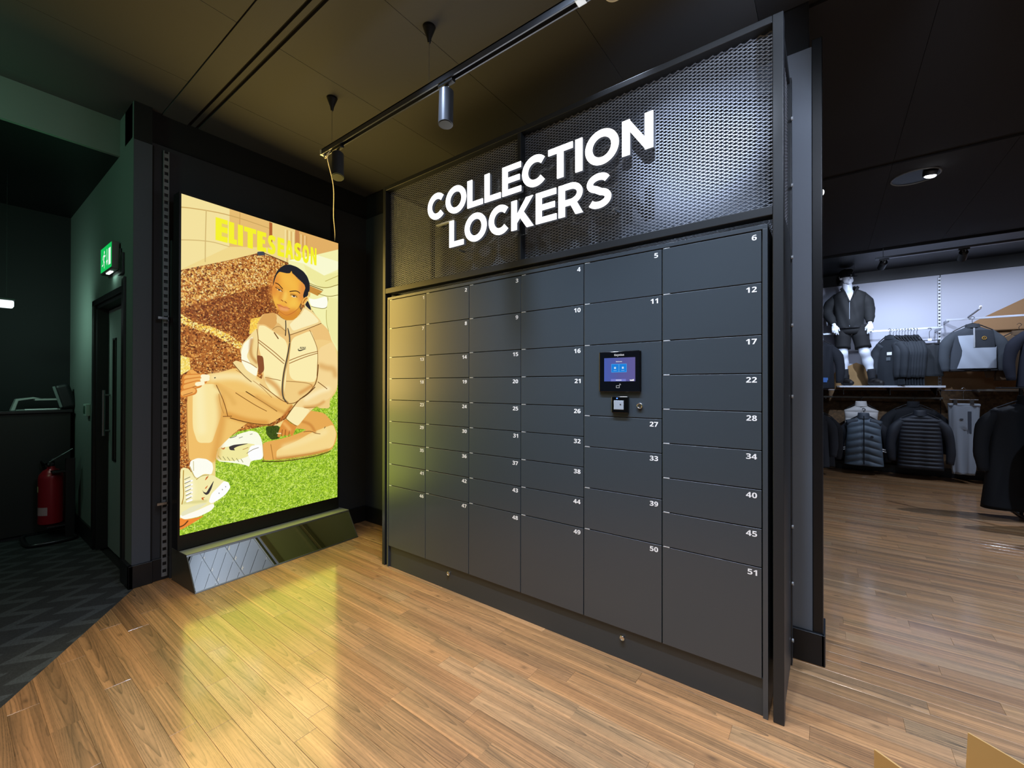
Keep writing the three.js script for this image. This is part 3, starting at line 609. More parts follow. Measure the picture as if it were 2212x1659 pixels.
  Q('#d8d0a0', 4, [65, 1518, 66, 1571]);
  P('#f5ecac', [2, 1552, 20, 1545, 45, 1560, 68, 1608, 84, 1630, 100, 1606, 143, 1607, 171, 1619, 205, 1648, 248, 1672, 259, 1706, 233, 1740, 191, 1769, 170, 1780, 173, 1804, 143, 1827, 89, 1844, 25, 1842, 1, 1821, 1, 1661], 1);
  P('#ffffff', [143, 1766, 157, 1723, 191, 1692, 223, 1660, 248, 1672, 261, 1706, 233, 1744, 191, 1769, 156, 1781], 1);
  P('#fffdf0', [1, 1810, 41, 1813, 96, 1801, 163, 1782, 175, 1800, 156, 1823, 96, 1842, 25, 1841, 4, 1825], 1);
  P('#f08a34', [-1, 1824, 25, 1842, 83, 1846, 122, 1841, 96, 1857, 44, 1880, -1, 1897], 1);
  P('#e9e6c0', [7, 1797, 57, 1776, 116, 1768, 136, 1772, 99, 1794, 41, 1813, 10, 1820], 1);
  Q('#fff9d6', 24, [39, 1618, 58, 1673, 45, 1737], true);
  Q('#d8cf86', 10, [19, 1745, 67, 1753, 129, 1759], true);
  P('#3b3639', [110, 1689, 116, 1704, 130, 1712, 143, 1690, 171, 1644, 157, 1693, 143, 1721, 130, 1725, 116, 1711], 1);
  P('#c8652d', [122, 1639, 130, 1619, 143, 1614, 133, 1631], 1);
  P('#d46c30', [121, 1686, 130, 1676, 140, 1669, 130, 1687], 1);
  P('#c8652d', [105, 1735, 126, 1736, 114, 1741, 119, 1753, 108, 1747], 1);
  Q('#8e885e', 4, [22, 1614, 48, 1605]);
  Q('#ffffff', 9, [29, 1630, 58, 1627]);
  Q('#8e885e', 4, [23, 1637, 50, 1628]);
  Q('#ffffff', 9, [30, 1653, 58, 1649]);
  Q('#8e885e', 4, [25, 1660, 51, 1651]);
  Q('#ffffff', 9, [32, 1675, 58, 1671]);
  Q('#8e885e', 4, [27, 1683, 52, 1674]);
  Q('#ffffff', 9, [33, 1697, 58, 1693]);
  Q('#8e885e', 4, [29, 1707, 53, 1697]);
  Q('#ffffff', 9, [34, 1719, 57, 1715]);
  Q('#8e885e', 4, [30, 1730, 54, 1720]);
  Q('#ffffff', 9, [35, 1742, 57, 1738]);
  Q('#b3882e', 4, [17, 1562, 14, 1627, 20, 1702, 10, 1751]);
  Q('#6b3a17', 7, [2, 1876, 19, 1875, 38, 1854]);
  Q('#9c9350', 3, [80, 1625, 100, 1606, 143, 1610]);
  P('#8d8d85', [230, 1692, 236, 1695, 235, 1701, 231, 1699], 1);
  P('#8d8d85', [212, 1706, 219, 1709, 217, 1715, 213, 1713], 1);
  P('#8d8d85', [195, 1724, 201, 1727, 199, 1733, 195, 1731], 1);
  P('#efc47c', [444, 616, 527, 597, 596, 632, 862, 620, 923, 670, 976, 838, 994, 1011, 994, 1117, 942, 1182, 848, 1179, 721, 1175, 585, 1170, 426, 1070, 450, 1016, 418, 950, 411, 785, 412, 686], 1);
  P('#f3cf86', [419, 778, 540, 768, 627, 792, 840, 744, 962, 746, 1000, 908, 999, 1106, 934, 1184, 934, 1251, 837, 1246, 802, 1158, 779, 1211, 668, 1206, 615, 1204, 563, 1176, 465, 1099, 427, 1059, 455, 1020, 437, 928], 1);
  P('#fdeeb0', [420, 694, 460, 690, 535, 733, 596, 771, 613, 814, 603, 1032, 585, 1170, 508, 1134, 458, 1050, 451, 933, 419, 826], 1);
  P('#fdeeb0', [631, 760, 782, 684, 811, 755, 835, 836, 829, 1012, 809, 1059, 621, 1041], 1);
  P('#dda65c', [412, 686, 452, 615, 527, 593, 544, 655, 510, 710, 460, 681], 1);
  P('#f6dc98', [412, 711, 427, 784, 411, 885, 422, 959, 410, 1033, 378, 1062, 347, 1050, 317, 1001, 280, 954, 269, 939, 288, 926, 333, 941, 337, 928, 310, 873, 322, 825, 380, 747], 1);
  P('#fffce0', [318, 865, 333, 816, 388, 763, 379, 821, 348, 896, 379, 951, 418, 967, 410, 1025, 348, 985, 318, 929], 1);
  Q('#c58a45', 12, [380, 788, 364, 879, 410, 934], true);
  Q('#8e6330', 4, [411, 719, 423, 785, 411, 893, 422, 959]);
  Q('#a87536', 4, [318, 921, 371, 939, 410, 967]);
  P('#8b4f2c', [411, 885, 451, 891, 459, 983, 426, 1016, 418, 950], 1);
  Q('#6c4a22', 4, [269, 943, 317, 1005, 378, 1058]);
  P('#f7d896', [839, 810, 962, 746, 998, 879, 999, 1084, 934, 1173, 849, 1214, 779, 1264, 722, 1325, 689, 1364, 640, 1339, 599, 1305, 657, 1226, 701, 1176, 768, 1135, 832, 1061, 839, 968], 1);
  Q('#dba860', 26, [857, 935, 911, 955, 967, 948, 979, 1004], true);
  Q('#fff0c0', 22, [745, 1177, 838, 1126, 922, 1105], true);
  Q('#d9a055', 14, [734, 1235, 825, 1234, 885, 1199], true);
  P('#fdeeb4', [599, 1305, 657, 1226, 723, 1235, 779, 1254, 722, 1325, 683, 1364], 1);
  Q('#6d4318', 6, [839, 930, 838, 1039, 780, 1125, 701, 1176, 663, 1216, 599, 1305]);
  Q('#8a5a26', 4, [604, 1308, 640, 1339, 678, 1363]);
  Q('#a06b2e', 4, [734, 1238, 819, 1237]);
  Q('#7a4d20', 5, [838, 1055, 880, 1083, 910, 1105]);
  Q('#5d3a18', 6, [701, 1176, 745, 1156, 814, 1093]);
  Q('#9a6b33', 4, [465, 1028, 564, 1047]);
  Q('#9a6b33', 4, [605, 1052, 780, 1058, 797, 1098]);
  Q('#d7974f', 20, [475, 1040, 538, 1080, 574, 1151], true);
  Q('#d7974f', 16, [701, 1134, 757, 1103, 791, 1082], true);
  Q('#a5713a', 5, [419, 785, 509, 846, 590, 915]);
  Q('#a5713a', 5, [419, 801, 500, 863, 586, 932]);
  Q('#a5713a', 5, [626, 909, 723, 865, 835, 832]);
  Q('#a5713a', 5, [626, 929, 723, 883, 835, 845]);
  Q('#8e6330', 4, [772, 685, 811, 755, 840, 836, 829, 1012]);
  Q('#c8a05c', 14, [603, 640, 627, 725, 629, 804, 613, 901, 590, 989, 578, 1084, 585, 1170]);
  Q('#3e3b38', 7, [603, 640, 625, 725, 627, 804, 611, 901, 588, 989, 576, 1084, 583, 1170]);
  Q('#c8a05c', 14, [627, 792, 616, 870, 590, 973, 579, 1060, 576, 1126, 586, 1172, 615, 1199]);
  Q('#3e3b38', 7, [626, 792, 615, 870, 590, 973, 578, 1060, 576, 1126, 586, 1172, 615, 1204]);
  Q('#8a5c2a', 5, [615, 1204, 657, 1208, 701, 1178]);
  Q('#8d5c2a', 5, [431, 1072, 494, 1119, 563, 1176, 615, 1201]);
  P('#f4d794', [535, 648, 544, 604, 570, 618, 605, 635, 650, 621, 696, 585, 725, 527, 782, 537, 862, 611, 857, 630, 724, 698, 631, 738, 614, 682, 596, 710, 544, 672], 1);
  P('#fdf0bc', [659, 625, 706, 583, 734, 535, 792, 563, 852, 616, 724, 671, 650, 705, 623, 664], 1);
  P('#e7bc74', [510, 710, 544, 655, 596, 702, 605, 740, 544, 732], 1);
  Q('#8c5f2c', 5, [631, 733, 724, 694, 862, 625]);
  Q('#8c5f2c', 4, [544, 604, 570, 626, 605, 635]);
  Q('#a87e44', 4, [510, 710, 544, 672, 596, 710]);
  Q('#7a5128', 7, [522, 730, 548, 766]);
  Q('#2f2a26', 6, [598, 640, 601, 684, 597, 741]);
  P('#2b2722', [684, 831, 691, 819, 689, 832, 704, 832, 754, 817, 709, 838, 691, 841], 1);
  wordmark(697, 826);
  P('#e59a45', [10, 1050, 41, 994, 61, 990, 80, 1012, 133, 1027, 134, 1050, 109, 1076, 86, 1080, 60, 1101, 54, 1127, 16, 1145], 1);
  P('#f2ad55', [41, 997, 55, 988, 84, 1009, 80, 1021, 58, 1026], 1);
  Q('#d98435', 44, [30, 1041, 110, 1034]);
  Q('#f4b25c', 30, [33, 1039, 110, 1032]);
  Q('#8a4a1c', 3, [30, 1050, 110, 1042]);
  Q('#d98435', 44, [30, 1065, 110, 1051]);
  Q('#f4b25c', 30, [33, 1064, 110, 1049]);
  Q('#8a4a1c', 3, [30, 1075, 110, 1059]);
  Q('#d98435', 44, [26, 1092, 84, 1074]);
  Q('#f4b25c', 30, [29, 1091, 84, 1072]);
  Q('#8a4a1c', 3, [26, 1102, 84, 1083]);
  Q('#d98435', 44, [15, 1127, 58, 1114]);
  Q('#f4b25c', 30, [18, 1126, 58, 1112]);
  Q('#8a4a1c', 3, [15, 1137, 58, 1122]);
  Q('#fff6cf', 22, [110, 1028, 134, 1029]);
  Q('#fff6cf', 22, [108, 1049, 133, 1044]);
  Q('#fff6cf', 22, [82, 1074, 108, 1068]);
  P('#dd8f3e', [562, 1363, 588, 1315, 604, 1311, 640, 1344, 678, 1366, 662, 1403, 651, 1426, 635, 1426, 630, 1410, 608, 1429, 598, 1412, 577, 1431, 572, 1405, 562, 1432, 544, 1422, 552, 1393], 1);
  Q('#8a4519', 4, [578, 1380, 573, 1420]);
  Q('#8a4519', 4, [601, 1382, 596, 1423]);
  Q('#8a4519', 4, [627, 1390, 623, 1430]);
  Q('#f6bb68', 14, [588, 1335, 614, 1363, 630, 1385], true);
  P('#fff0c8', [539, 1397, 572, 1402, 570, 1407, 541, 1403], 0);
  Q('#b5662b', 12, [578, 1304, 615, 1255, 641, 1225], true);
  P('#d9902f', [553, 573, 549, 600, 572, 624, 602, 637, 649, 630, 681, 603, 706, 553, 714, 521, 661, 559, 602, 590], 1);
  P('#23242e', [735, 510, 756, 475, 777, 516, 783, 543, 764, 533], 1);
  P('#f0a83c', [509, 424, 514, 386, 525, 347, 547, 305, 581, 283, 627, 270, 683, 281, 732, 310, 752, 357, 743, 414, 723, 461, 706, 498, 681, 549, 641, 585, 602, 607, 576, 601, 546, 573, 527, 549, 515, 512, 506, 476], 1);
  Q('#f9c24e', 70, [596, 348, 627, 373, 658, 405], true);
  Q('#fbcf58', 50, [658, 498, 642, 531], true);
  Q('#f8c650', 40, [539, 479, 542, 515], true);
  Q('#e08a3a', 36, [528, 358, 524, 407, 517, 467], true);
  Q('#e08a45', 30, [723, 371, 719, 418, 706, 467], true);
  Q('#d98432', 30, [564, 579, 602, 597, 657, 571], true);
  Q('#fbd468', 26, [592, 455, 586, 490], true);
  Q('#e2933a', 18, [573, 443, 565, 474, 557, 498], true);
  P('#1f2029', [512, 424, 514, 386, 523, 351, 539, 315, 562, 285, 589, 262, 627, 250, 675, 255, 724, 276, 753, 306, 771, 350, 771, 398, 756, 444, 727, 466, 721, 449, 728, 421, 739, 391, 732, 369, 711, 353, 683, 339, 663, 322, 643, 307, 637, 290, 627, 310, 604, 316, 581, 316, 554, 316, 535, 342, 523, 377, 516, 408], 1);
  P('#e58e4a', [538, 538, 561, 533, 580, 544, 603, 540, 628, 554, 618, 565, 595, 574, 568, 571, 549, 559], 1);
  Q('#a65a2a', 3, [538, 538, 565, 546, 595, 553, 628, 554]);
  Q('#f2ad6e', 14, [564, 563, 591, 566, 610, 562], true);
  Q('#8c4f1e', 5, [567, 504, 580, 510]);
  Q('#8c4f1e', 5, [591, 510, 603, 518]);
  Q('#4a2a14', 6, [529, 397, 547, 399, 563, 415, 575, 426]);
  Q('#4a2a14', 6, [627, 436, 658, 425, 682, 424, 697, 434]);
  P('#f7e3c8', [537, 434, 554, 435, 573, 449, 550, 445], 1);
  P('#3a2a1e', [546, 435, 558, 436, 559, 444, 548, 444], 1);
  Q('#3c2412', 4, [529, 426, 543, 433, 561, 436, 575, 445]);
  P('#f7e3c8', [636, 463, 654, 458, 674, 465, 658, 472, 642, 470], 1);
  P('#3a2a1e', [646, 459, 662, 458, 663, 467, 649, 468], 1);
  Q('#3c2412', 4, [630, 458, 650, 455, 668, 458, 678, 466]);
  Q('#c57c33', 5, [532, 420, 554, 422, 575, 435]);
  Q('#c57c33', 5, [632, 450, 654, 447, 678, 454]);
  P('#efae50', [710, 506, 718, 473, 743, 450, 758, 455, 747, 484, 722, 516], 1);
  Q('#9a5a22', 5, [722, 500, 735, 471, 752, 460]);
  Q('#6b5138', 7, [706, 510, 700, 530, 704, 549, 714, 532]);
  P('#efc36c', [760, 411, 777, 416, 773, 449, 760, 447], 1);
  Q('#e0964a', 3, [659, 317, 643, 308]);
  Q('#e0964a', 3, [668, 324, 655, 316]);
  Q('#e0964a', 3, [678, 332, 667, 324]);
  Q('#e0964a', 3, [687, 339, 679, 331]);
  Q('#e0964a', 3, [697, 346, 691, 339]);
  Q('#e0964a', 3, [707, 354, 703, 347]);
  Q('#e0964a', 3, [717, 362, 715, 355]);
  Q('#b9692c', 3, [549, 574, 572, 593, 602, 605, 649, 580, 690, 540]);
  // headline
  g.fillStyle = '#f6f22a';
  const bar = (x, y, w, h) => g.fillRect(x, y, w, h);
  bar(172, 75, 66, 137); g.fillStyle = '#e9cf6a'; bar(205, 102, 34, 20); bar(205, 156, 34, 24); g.fillStyle = '#f6f22a'; bar(200, 122, 34, 34);
  bar(243, 78, 31, 132); bar(243, 179, 47, 31); bar(295, 79, 30, 130); bar(331, 80, 73, 30); bar(352, 80, 32, 129);
  bar(410, 82, 34, 127); bar(410, 82, 57, 28); bar(410, 131, 50, 26); bar(410, 181, 57, 28);
  g.font = 'bold 160px sans-serif'; g.strokeStyle = '#f6f22a'; g.lineJoin = 'miter';
  [...'SEASON'].forEach((c, i) => { g.save(); const w = g.measureText(c).width, cw = 53; g.translate(476 + i * 59.5, 206); g.scale(cw / w, 1.0); g.fillText(c, 0, 0); g.lineWidth = 9; g.strokeText(c, 0, 0); g.restore(); });
  return cv;
}
const TURN = Math.atan2(0.079, 1.232);
{
  const t = thing('light_box_display', 'backlit poster light box of a seated person in a beige tracksuit, on a mirrored plinth', 'light box', [-0.6855, 0, 0.388], TURN);
  const hw = 0.6175;
  const prof = [[-0.37, 0.0], [-0.012, 0.0], [-0.142, 0.215], [-0.37, 0.215]];
  const body = part(t, 'plinth', extrude(prof, 2 * hw - 0.012, 0.002).translate(0, 0, -hw + 0.006), M.dark);
  part(body, 'side_panel', extrude([[-0.372, 0], [0, 0], [-0.135, 0.217], [-0.372, 0.217]], 0.006).translate(0, 0, -hw), std(0x45463f, 0.4));
  part(body, 'side_panel', extrude([[-0.372, 0], [0, 0], [-0.135, 0.217], [-0.372, 0.217]], 0.006).translate(0, 0, hw - 0.006), std(0x45463f, 0.4));
  part(body, 'plinth_top', slab(-0.372, -0.133, 0.2155, 0.2215, -hw, hw, 0.001), M.baseTop);
  const slope = Math.atan2(0.135, 0.217), Ls = Math.hypot(0.135, 0.217);
  const onSlope = (g) => g.rotateZ(slope).translate(0, 0, 0);
  part(t, 'mirror', onSlope(slab(-0.008, -0.0005, 0.008, Ls - 0.012, -hw + 0.006, hw - 0.006)), M.mirror);
  part(t, 'mirror_trim', [onSlope(slab(-0.01, 0.0015, Ls - 0.012, Ls + 0.003, -hw, hw, 0.001)), onSlope(slab(-0.01, 0.002, 0.0, 0.010, -hw, hw, 0.001))], M.steel);
  const z0 = -0.578, z1 = 0.617, y0 = 0.328, y1 = 2.635, xf = -0.245;
  const box = part(t, 'housing', [slab(xf - 0.095, xf - 0.004, y0 - 0.1, y1 + 0.012, z0 - 0.012, z1 + 0.012, 0.004)], M.black);
  part(box, 'rim', [slab(xf - 0.01, xf + 0.002, y1, y1 + 0.012, z0 - 0.012, z1 + 0.012), slab(xf - 0.01, xf + 0.002, y0 - 0.1, y0, z0 - 0.012, z1 + 0.012), slab(xf - 0.01, xf + 0.002, y0, y1, z0 - 0.012, z0), slab(xf - 0.01, xf + 0.002, y0, y1, z1, z1 + 0.012)], M.black);
  const tex = new THREE.CanvasTexture(posterCanvas()); tex.colorSpace = THREE.SRGBColorSpace; tex.anisotropy = 8;
  const pg = new THREE.PlaneGeometry(z1 - z0, y1 - y0); pg.rotateY(Math.PI / 2); pg.translate(xf + 0.0005, (y0 + y1) / 2, (z0 + z1) / 2);
  part(t, 'poster', pg, new THREE.MeshStandardMaterial({ color: 0x000000, roughness: 0.5, emissive: 0xffffff, emissiveMap: tex, emissiveIntensity: 0.98 }));
  const c = V(xf + 0.012, (y0 + y1) / 2 - 0.05, (z0 + z1) / 2).applyAxisAngle(V(0, 1, 0), TURN).add(t.position);
  for (const [dy, h, col, k] of [[0.43, 1.4, 0xffd872, 1.2], [-0.72, 0.85, 0xe6ee52, 0.42]]) { const p = c.clone(); p.y += dy; panelLight(col, POSTER_GLOW * k, 1.15, h, p.toArray(), p.clone().add(V(Math.cos(TURN), 0, -Math.sin(TURN))).toArray()); }
}
// ---------------------------------------------------------------- slotted wall standards beside the light box
function standard(label, x, z, y0, y1, mat, turnX = true) {
  const t = thing('slotted_standard', label, 'wall standard', [x, 0, z], turnX ? Math.PI / 2 : 0, undefined);
  const w = 0.032, parts = [slab(-w / 2, -w / 2 + 0.005, y0, y1, 0, 0.014), slab(w / 2 - 0.005, w / 2, y0, y1, 0, 0.014)];
  for (let y = y0; y < y1 - 0.03; y += 0.05) parts.push(slab(-w / 2 + 0.004, w / 2 - 0.004, y, y + 0.027, 0.004, 0.014));
  part(t, 'slotted_bar', parts, mat);
  part(t, 'bar_back', slab(-w / 2 - 0.004, w / 2 + 0.004, y0, y1, -0.004, 0.001), M.black);
  return t;
}
{
  const a = standard('grey slotted standard on the wall left of the light box', -1.084, 1.055, 0.02, 2.965, std(0x7d8084, 0.4, 0.2));
  for (const y of [1.80, 0.53]) part(a, 'bracket', [slab(0.004, 0.008, y - 0.02, y + 0.02, 0.012, 0.05), slab(-0.05, 0.008, y - 0.008, y + 0.008, 0.03, 0.05)], M.steel);
  standard('black slotted standard half hidden behind the right edge of the light box', -1.084, -0.19, 0.02, 2.965, std(0x1c1d20, 0.5, 0.2));
}
// ---------------------------------------------------------------- track with its heads, hanging from the ceiling
function can(parent, x, y, z, dir, L = 0.17, r = 0.036, mat = M.dark, lit = 0) {
  const d = V(...dir).normalize(), q = new THREE.Quaternion().setFromUnitVectors(V(0, -1, 0), d);
  const g = [cyl(r, r, L, 28).translate(0, -L / 2 - 0.02, 0), cyl(r * 0.5, r, 0.02, 28).translate(0, -0.012, 0)];
  part(parent, 'can', g.map((k) => k.applyQuaternion(q).translate(x, y, z)), mat);
  part(parent, 'baffle', cyl(r * 0.86, r * 0.86, 0.004, 24).translate(0, -L - 0.0205, 0).applyQuaternion(q).translate(x, y, z), lit ? lamp(0xf4f6ff, lit) : M.black);
  part(parent, 'adapter', [slab(x - 0.05, x + 0.05, y + 0.015, y + 0.033, z - 0.014, z + 0.014, 0.003), rod([x, y + 0.035, z], [x, y - 0.012, z], 0.007)], M.black);
  part(parent, 'pivot', at(new THREE.TorusGeometry(0.014, 0.004, 8, 20), x, y + 0.004, z), M.chrome);
}
{
  const yT = 2.90, zT = 0.457;
  const t = thing('lighting_track', 'black lighting track hung on thin wires under the ceiling, over the lockers', 'track', [0, 0, 0]);
  part(t, 'rail', [slab(-0.10, 3.7, yT - 0.017, yT + 0.017, zT - 0.018, zT - 0.010, 0.001), slab(-0.10, 3.7, yT - 0.017, yT + 0.017, zT + 0.010, zT + 0.018, 0.001), slab(-0.10, 3.7, yT + 0.009, yT + 0.017, zT - 0.018, zT + 0.018, 0.001)], std(0x4c4f55, 0.3, 0.5));
  part(t, 'end_cap', [slab(-0.115, -0.095, yT - 0.018, yT + 0.018, zT - 0.02, zT + 0.02, 0.003), slab(1.80, 1.84, yT - 0.019, yT - 0.005, zT - 0.019, zT + 0.019, 0.003)], M.hinge);
  for (const x of [0.0, 0.93, 1.9, 2.9]) {
    part(t, 'ceiling_cup', at(new THREE.LatheGeometry([[0.001, -0.085], [0.008, -0.084], [0.012, -0.06], [0.03, -0.012], [0.034, 0], [0.001, 0]].map(([a, b]) => new THREE.Vector2(a, b)), 24), x, CH - 0.0005, zT), M.dark);
    part(t, 'suspension_wire', rod([x, yT + 0.016, zT], [x, CH - 0.07, zT], 0.0012, 6), M.steel);
  }
  const head = (label, x, dir) => { const s = thing('spotlight', label, 'spotlight', [0, 0, 0]); can(s, x, yT - 0.05, zT, dir, 0.175, 0.037, std(0x3f4248, 0.3, 0.5)); return s; };
  head('dark cylindrical spotlight on the track, in front of the sign', 1.06, [0.05, -1, 0.08]);
  head('dark cylindrical spotlight at the left end of the track', 0.07, [0.25, -1, 0.15]);
  // unseen head above, placed to light the grey wall end
  head('unseen cylindrical spotlight on the track, placed to light the grey wall end', 3.12, [-0.5, -0.5, -1]);
  const t2 = thing('lighting_track', 'unseen second lighting track behind the viewer, carrying the spotlight for the sign mesh', 'track', [0, 0, 2.06]);  // unseen track, carries the lamp for the sign mesh
  part(t2, 'rail', slab(-0.1, 4.6, yT - 0.017, yT + 0.017, zT - 0.018, zT + 0.018, 0.002), M.frame);
  for (const x of [0.4, 2.4, 4.2]) part(t2, 'suspension_wire', rod([x, yT + 0.016, zT], [x, CH, zT], 0.0012, 6), M.steel);
  const s2 = thing('spotlight', 'unseen cylindrical spotlight on the second track, placed to light the sign mesh', 'spotlight', [0, 0, 0]);
  can(s2, 2.82, yT - 0.05, 2.517, [-0.25, -0.15, -1], 0.17, 0.037, std(0x3f4248, 0.3, 0.5));
}
tag(part(scene, 'power_cable', wire([[-0.06, 2.885, 0.457], [-0.075, 2.86, 0.445], [-0.30, 2.81, 0.27], [-0.65, 2.735, 0.06], [-0.97, 2.65, -0.14], [-1.045, 2.5, -0.15], [-1.05, 2.2, -0.12]], 0.0035, 8, 60), M.cableWhite), 'cream power cable running from the track end to the light box', 'cable');
tag(part(scene, 'cable_loop', wire([[-0.10, 2.885, 0.455], [-0.085, 2.862, 0.455], [-0.05, 2.862, 0.46], [-0.03, 2.88, 0.462], [-0.02, 2.89, 0.457]], 0.0045, 8, 30), M.cableWhite), 'short cream cable loop at the left end of the track', 'cable');
// ---------------------------------------------------------------- recessed downlights
function downlight(label, x, z, y = CH, lit = 3, r = 0.045, group) {
  const t = thing('downlight', label, 'downlight', [x, y, z], 0, group);
  part(t, 'trim_ring', at(new THREE.LatheGeometry([[r * 0.72, 0.012], [r * 0.75, -0.004], [r, -0.004], [r * 1.02, 0.001], [r * 0.72, 0.012]].map(([a, b]) => new THREE.Vector2(a, b)), 32), 0, 0, 0), M.label);
  part(t, 'lens', at(cyl(r * 0.72, r * 0.72, 0.003, 28), 0, 0.0025, 0), lamp(0xf6f8ff, lit));
  return t;
}
downlight('small bright round downlight in the dark ceiling above the lockers', 1.79, 0.06, CH, 3);
{
  const t = thing('unseen_ceiling_light', 'unseen flat ceiling light panel outside the picture, placed to brighten the lockers', 'ceiling light', [2.9, CH, 1.1]);
  part(t, 'panel_frame', [slab(-1.13, 1.13, -0.012, 0, -0.33, -0.3, 0.002), slab(-1.13, 1.13, -0.012, 0, 0.3, 0.33, 0.002), slab(-1.13, -1.1, -0.012, 0, -0.3, 0.3, 0.002), slab(1.1, 1.13, -0.012, 0, -0.3, 0.3, 0.002)], M.label);
  part(t, 'diffuser', slab(-1.1, 1.1, -0.008, 0, -0.3, 0.3), lamp(0xe9f2ff, 1.5));
}
UNSEEN_WALL_WASH.forEach((x) => downlight('unseen round ceiling downlight outside the picture, placed to light the lockers', x, 0.74, CH, 2, 0.05, 'unseen downlights close to the lockers'));
UNSEEN_DOWNLIGHTS.forEach(([x, z], i) => downlight('unseen round ceiling downlight outside the picture, placed to light the entrance floor', x, z, CH, 2, 0.05, 'unseen downlights over the entrance floor'));
// ---------------------------------------------------------------- exit sign and fittings by the exit door
{
  const t = thing('exit_sign', 'green illuminated running-man exit sign with down arrow over the corridor door', 'exit sign', [0, 0, 0]);
  const x0 = -1.735, x1 = -1.395, y0 = 2.17, y1 = 2.345, z0 = 1.235, z1 = 1.275;
  part(t, 'housing', slab(x0, x1, y0 - 0.012, y1 + 0.006, z0, z1, 0.004), std(0x55514e, 0.5));
  const cv = document.createElement('canvas'); cv.width = 512; cv.height = 282; const g = cv.getContext('2d');
  g.fillStyle = '#12c258'; g.fillRect(0, 0, 512, 282); g.fillStyle = '#f4fff8'; g.strokeStyle = '#f4fff8'; g.lineCap = 'round'; g.lineJoin = 'round';
  g.fillRect(372, 52, 96, 190);
  g.fillRect(292, 46, 18, 140); g.beginPath(); g.moveTo(262, 176); g.lineTo(340, 176); g.lineTo(301, 236); g.fill();
  g.beginPath(); g.arc(176, 62, 19, 0, 7); g.fill(); g.lineWidth = 27; g.beginPath(); g.moveTo(166, 96); g.lineTo(146, 152); g.stroke();
  g.lineWidth = 15; for (const p of [[166, 94, 206, 116, 228, 104], [160, 94, 118, 104, 102, 136], [148, 156, 188, 186, 176, 244], [142, 156, 120, 200, 68, 206]]) { g.beginPath(); g.moveTo(p[0], p[1]); g.lineTo(p[2], p[3]); g.lineTo(p[4], p[5]); g.stroke(); }
  const tex = new THREE.CanvasTexture(cv); tex.colorSpace = THREE.SRGBColorSpace;
  const pl = new THREE.PlaneGeometry(x1 - x0 - 0.008, y1 - y0); pl.translate((x0 + x1) / 2, (y0 + y1) / 2, z1 + 0.0008);
  part(t, 'sign_face', pl, new THREE.MeshStandardMaterial({ color: 0x000000, emissive: 0xffffff, emissiveMap: tex, emissiveIntensity: 0.95 }));
  part(t, 'down_lens', slab(-1.62, -1.50, y0 - 0.02, y0 - 0.011, z0 + 0.012, z1 - 0.008, 0.003), lamp(0xe8fff4, 2));
  panelLight(0x4fe39a, 14, 0.33, 0.18, [(x0 + x1) / 2, (y0 + y1) / 2, z1 + 0.012], [(x0 + x1) / 2, (y0 + y1) / 2 + 0.05, 4]);
  panelLight(0xc8ffe8, 14, 0.11, 0.02, [-1.56, y0 - 0.024, 1.255], [-1.56, 0, 1.26]);
}
{ // unseen green lamp in exit sign form, placed to light the door wall
  const t = thing('exit_sign', 'unseen green lamp in the form of a hung exit sign, placed to light the door wall', 'exit sign', [-0.55, 2.6, 2.75], 1.23);
  part(t, 'housing', slab(-0.2, 0.2, -0.1, 0.1, -0.02, 0.02, 0.004), std(0x55514e, 0.5));
  for (const s of [-1, 1]) part(t, 'sign_face', slab(-0.19, 0.19, -0.09, 0.09, Math.min(s * 0.02, s * 0.022), Math.max(s * 0.02, s * 0.022)), lamp(0x1fd071, 0.9));
  for (const x of [-0.15, 0.15]) part(t, 'hanging_wire', rod([x, 0.1, 0], [x, CH - 2.6, 0], 0.0015, 6), M.steel);
  panelLight(0xa4ecc8, 34, 0.38, 0.18, [-0.58, 2.6, 2.74], [-1.52, 2.6, 2.41]);
}
{
  const t = thing('door_closer_bracket', 'small dark metal bracket beside the green exit sign', 'bracket', [0, 0, 0]);
  part(t, 'plate', slab(-1.32, -1.29, 2.12, 2.26, 1.227, 1.243, 0.003), M.black);
  part(t, 'arm', slab(-1.39, -1.29, 2.11, 2.125, 1.23, 1.245, 0.003), M.black);
  part(t, 'hook', slab(-1.375, -1.36, 2.11, 2.30, 1.2275, 1.24, 0.003), M.black);
}
{
  const t = thing('break_glass_unit', 'small pale square release switch on the wall left of the exit door', 'switch', [-2.43, 1.13, 1.227]);
  part(t, 'back_box', slab(-0.05, 0.05, -0.05, 0.05, 0, 0.03, 0.004), std(0x8fa59a, 0.5));
  part(t, 'press_panel', slab(-0.032, 0.032, -0.03, 0.034, 0.029, 0.033, 0.001), std(0x1f4a38, 0.3));
}
{ // small glowing lantern hung in the corridor, cut by the picture's left edge
  const t = thing('pendant_lamp', 'white glowing lamp at the left edge of the dark corridor', 'lamp', [-2.36, 1.95, 1.78]);
  part(t, 'lamp_cap', slab(-0.05, 0.05, 0.026, 0.04, -0.13, 0.13, 0.004), std(0x3a3d40, 0.5));
  part(t, 'lamp_lens', slab(-0.045, 0.045, -0.025, 0.026, -0.125, 0.125, 0.01), lamp(0xeafcff, 1.7));
  for (const z of [-0.09, 0.09]) part(t, 'hanging_rod', rod([0, 0.04, z], [0, 1.024, z], 0.0012, 6), M.black);
  panelLight(0xc4f7e2, 250, 0.2, 0.045, [-2.41, 1.95, 1.77], [-2.75, 1.85, 1.227]);
}
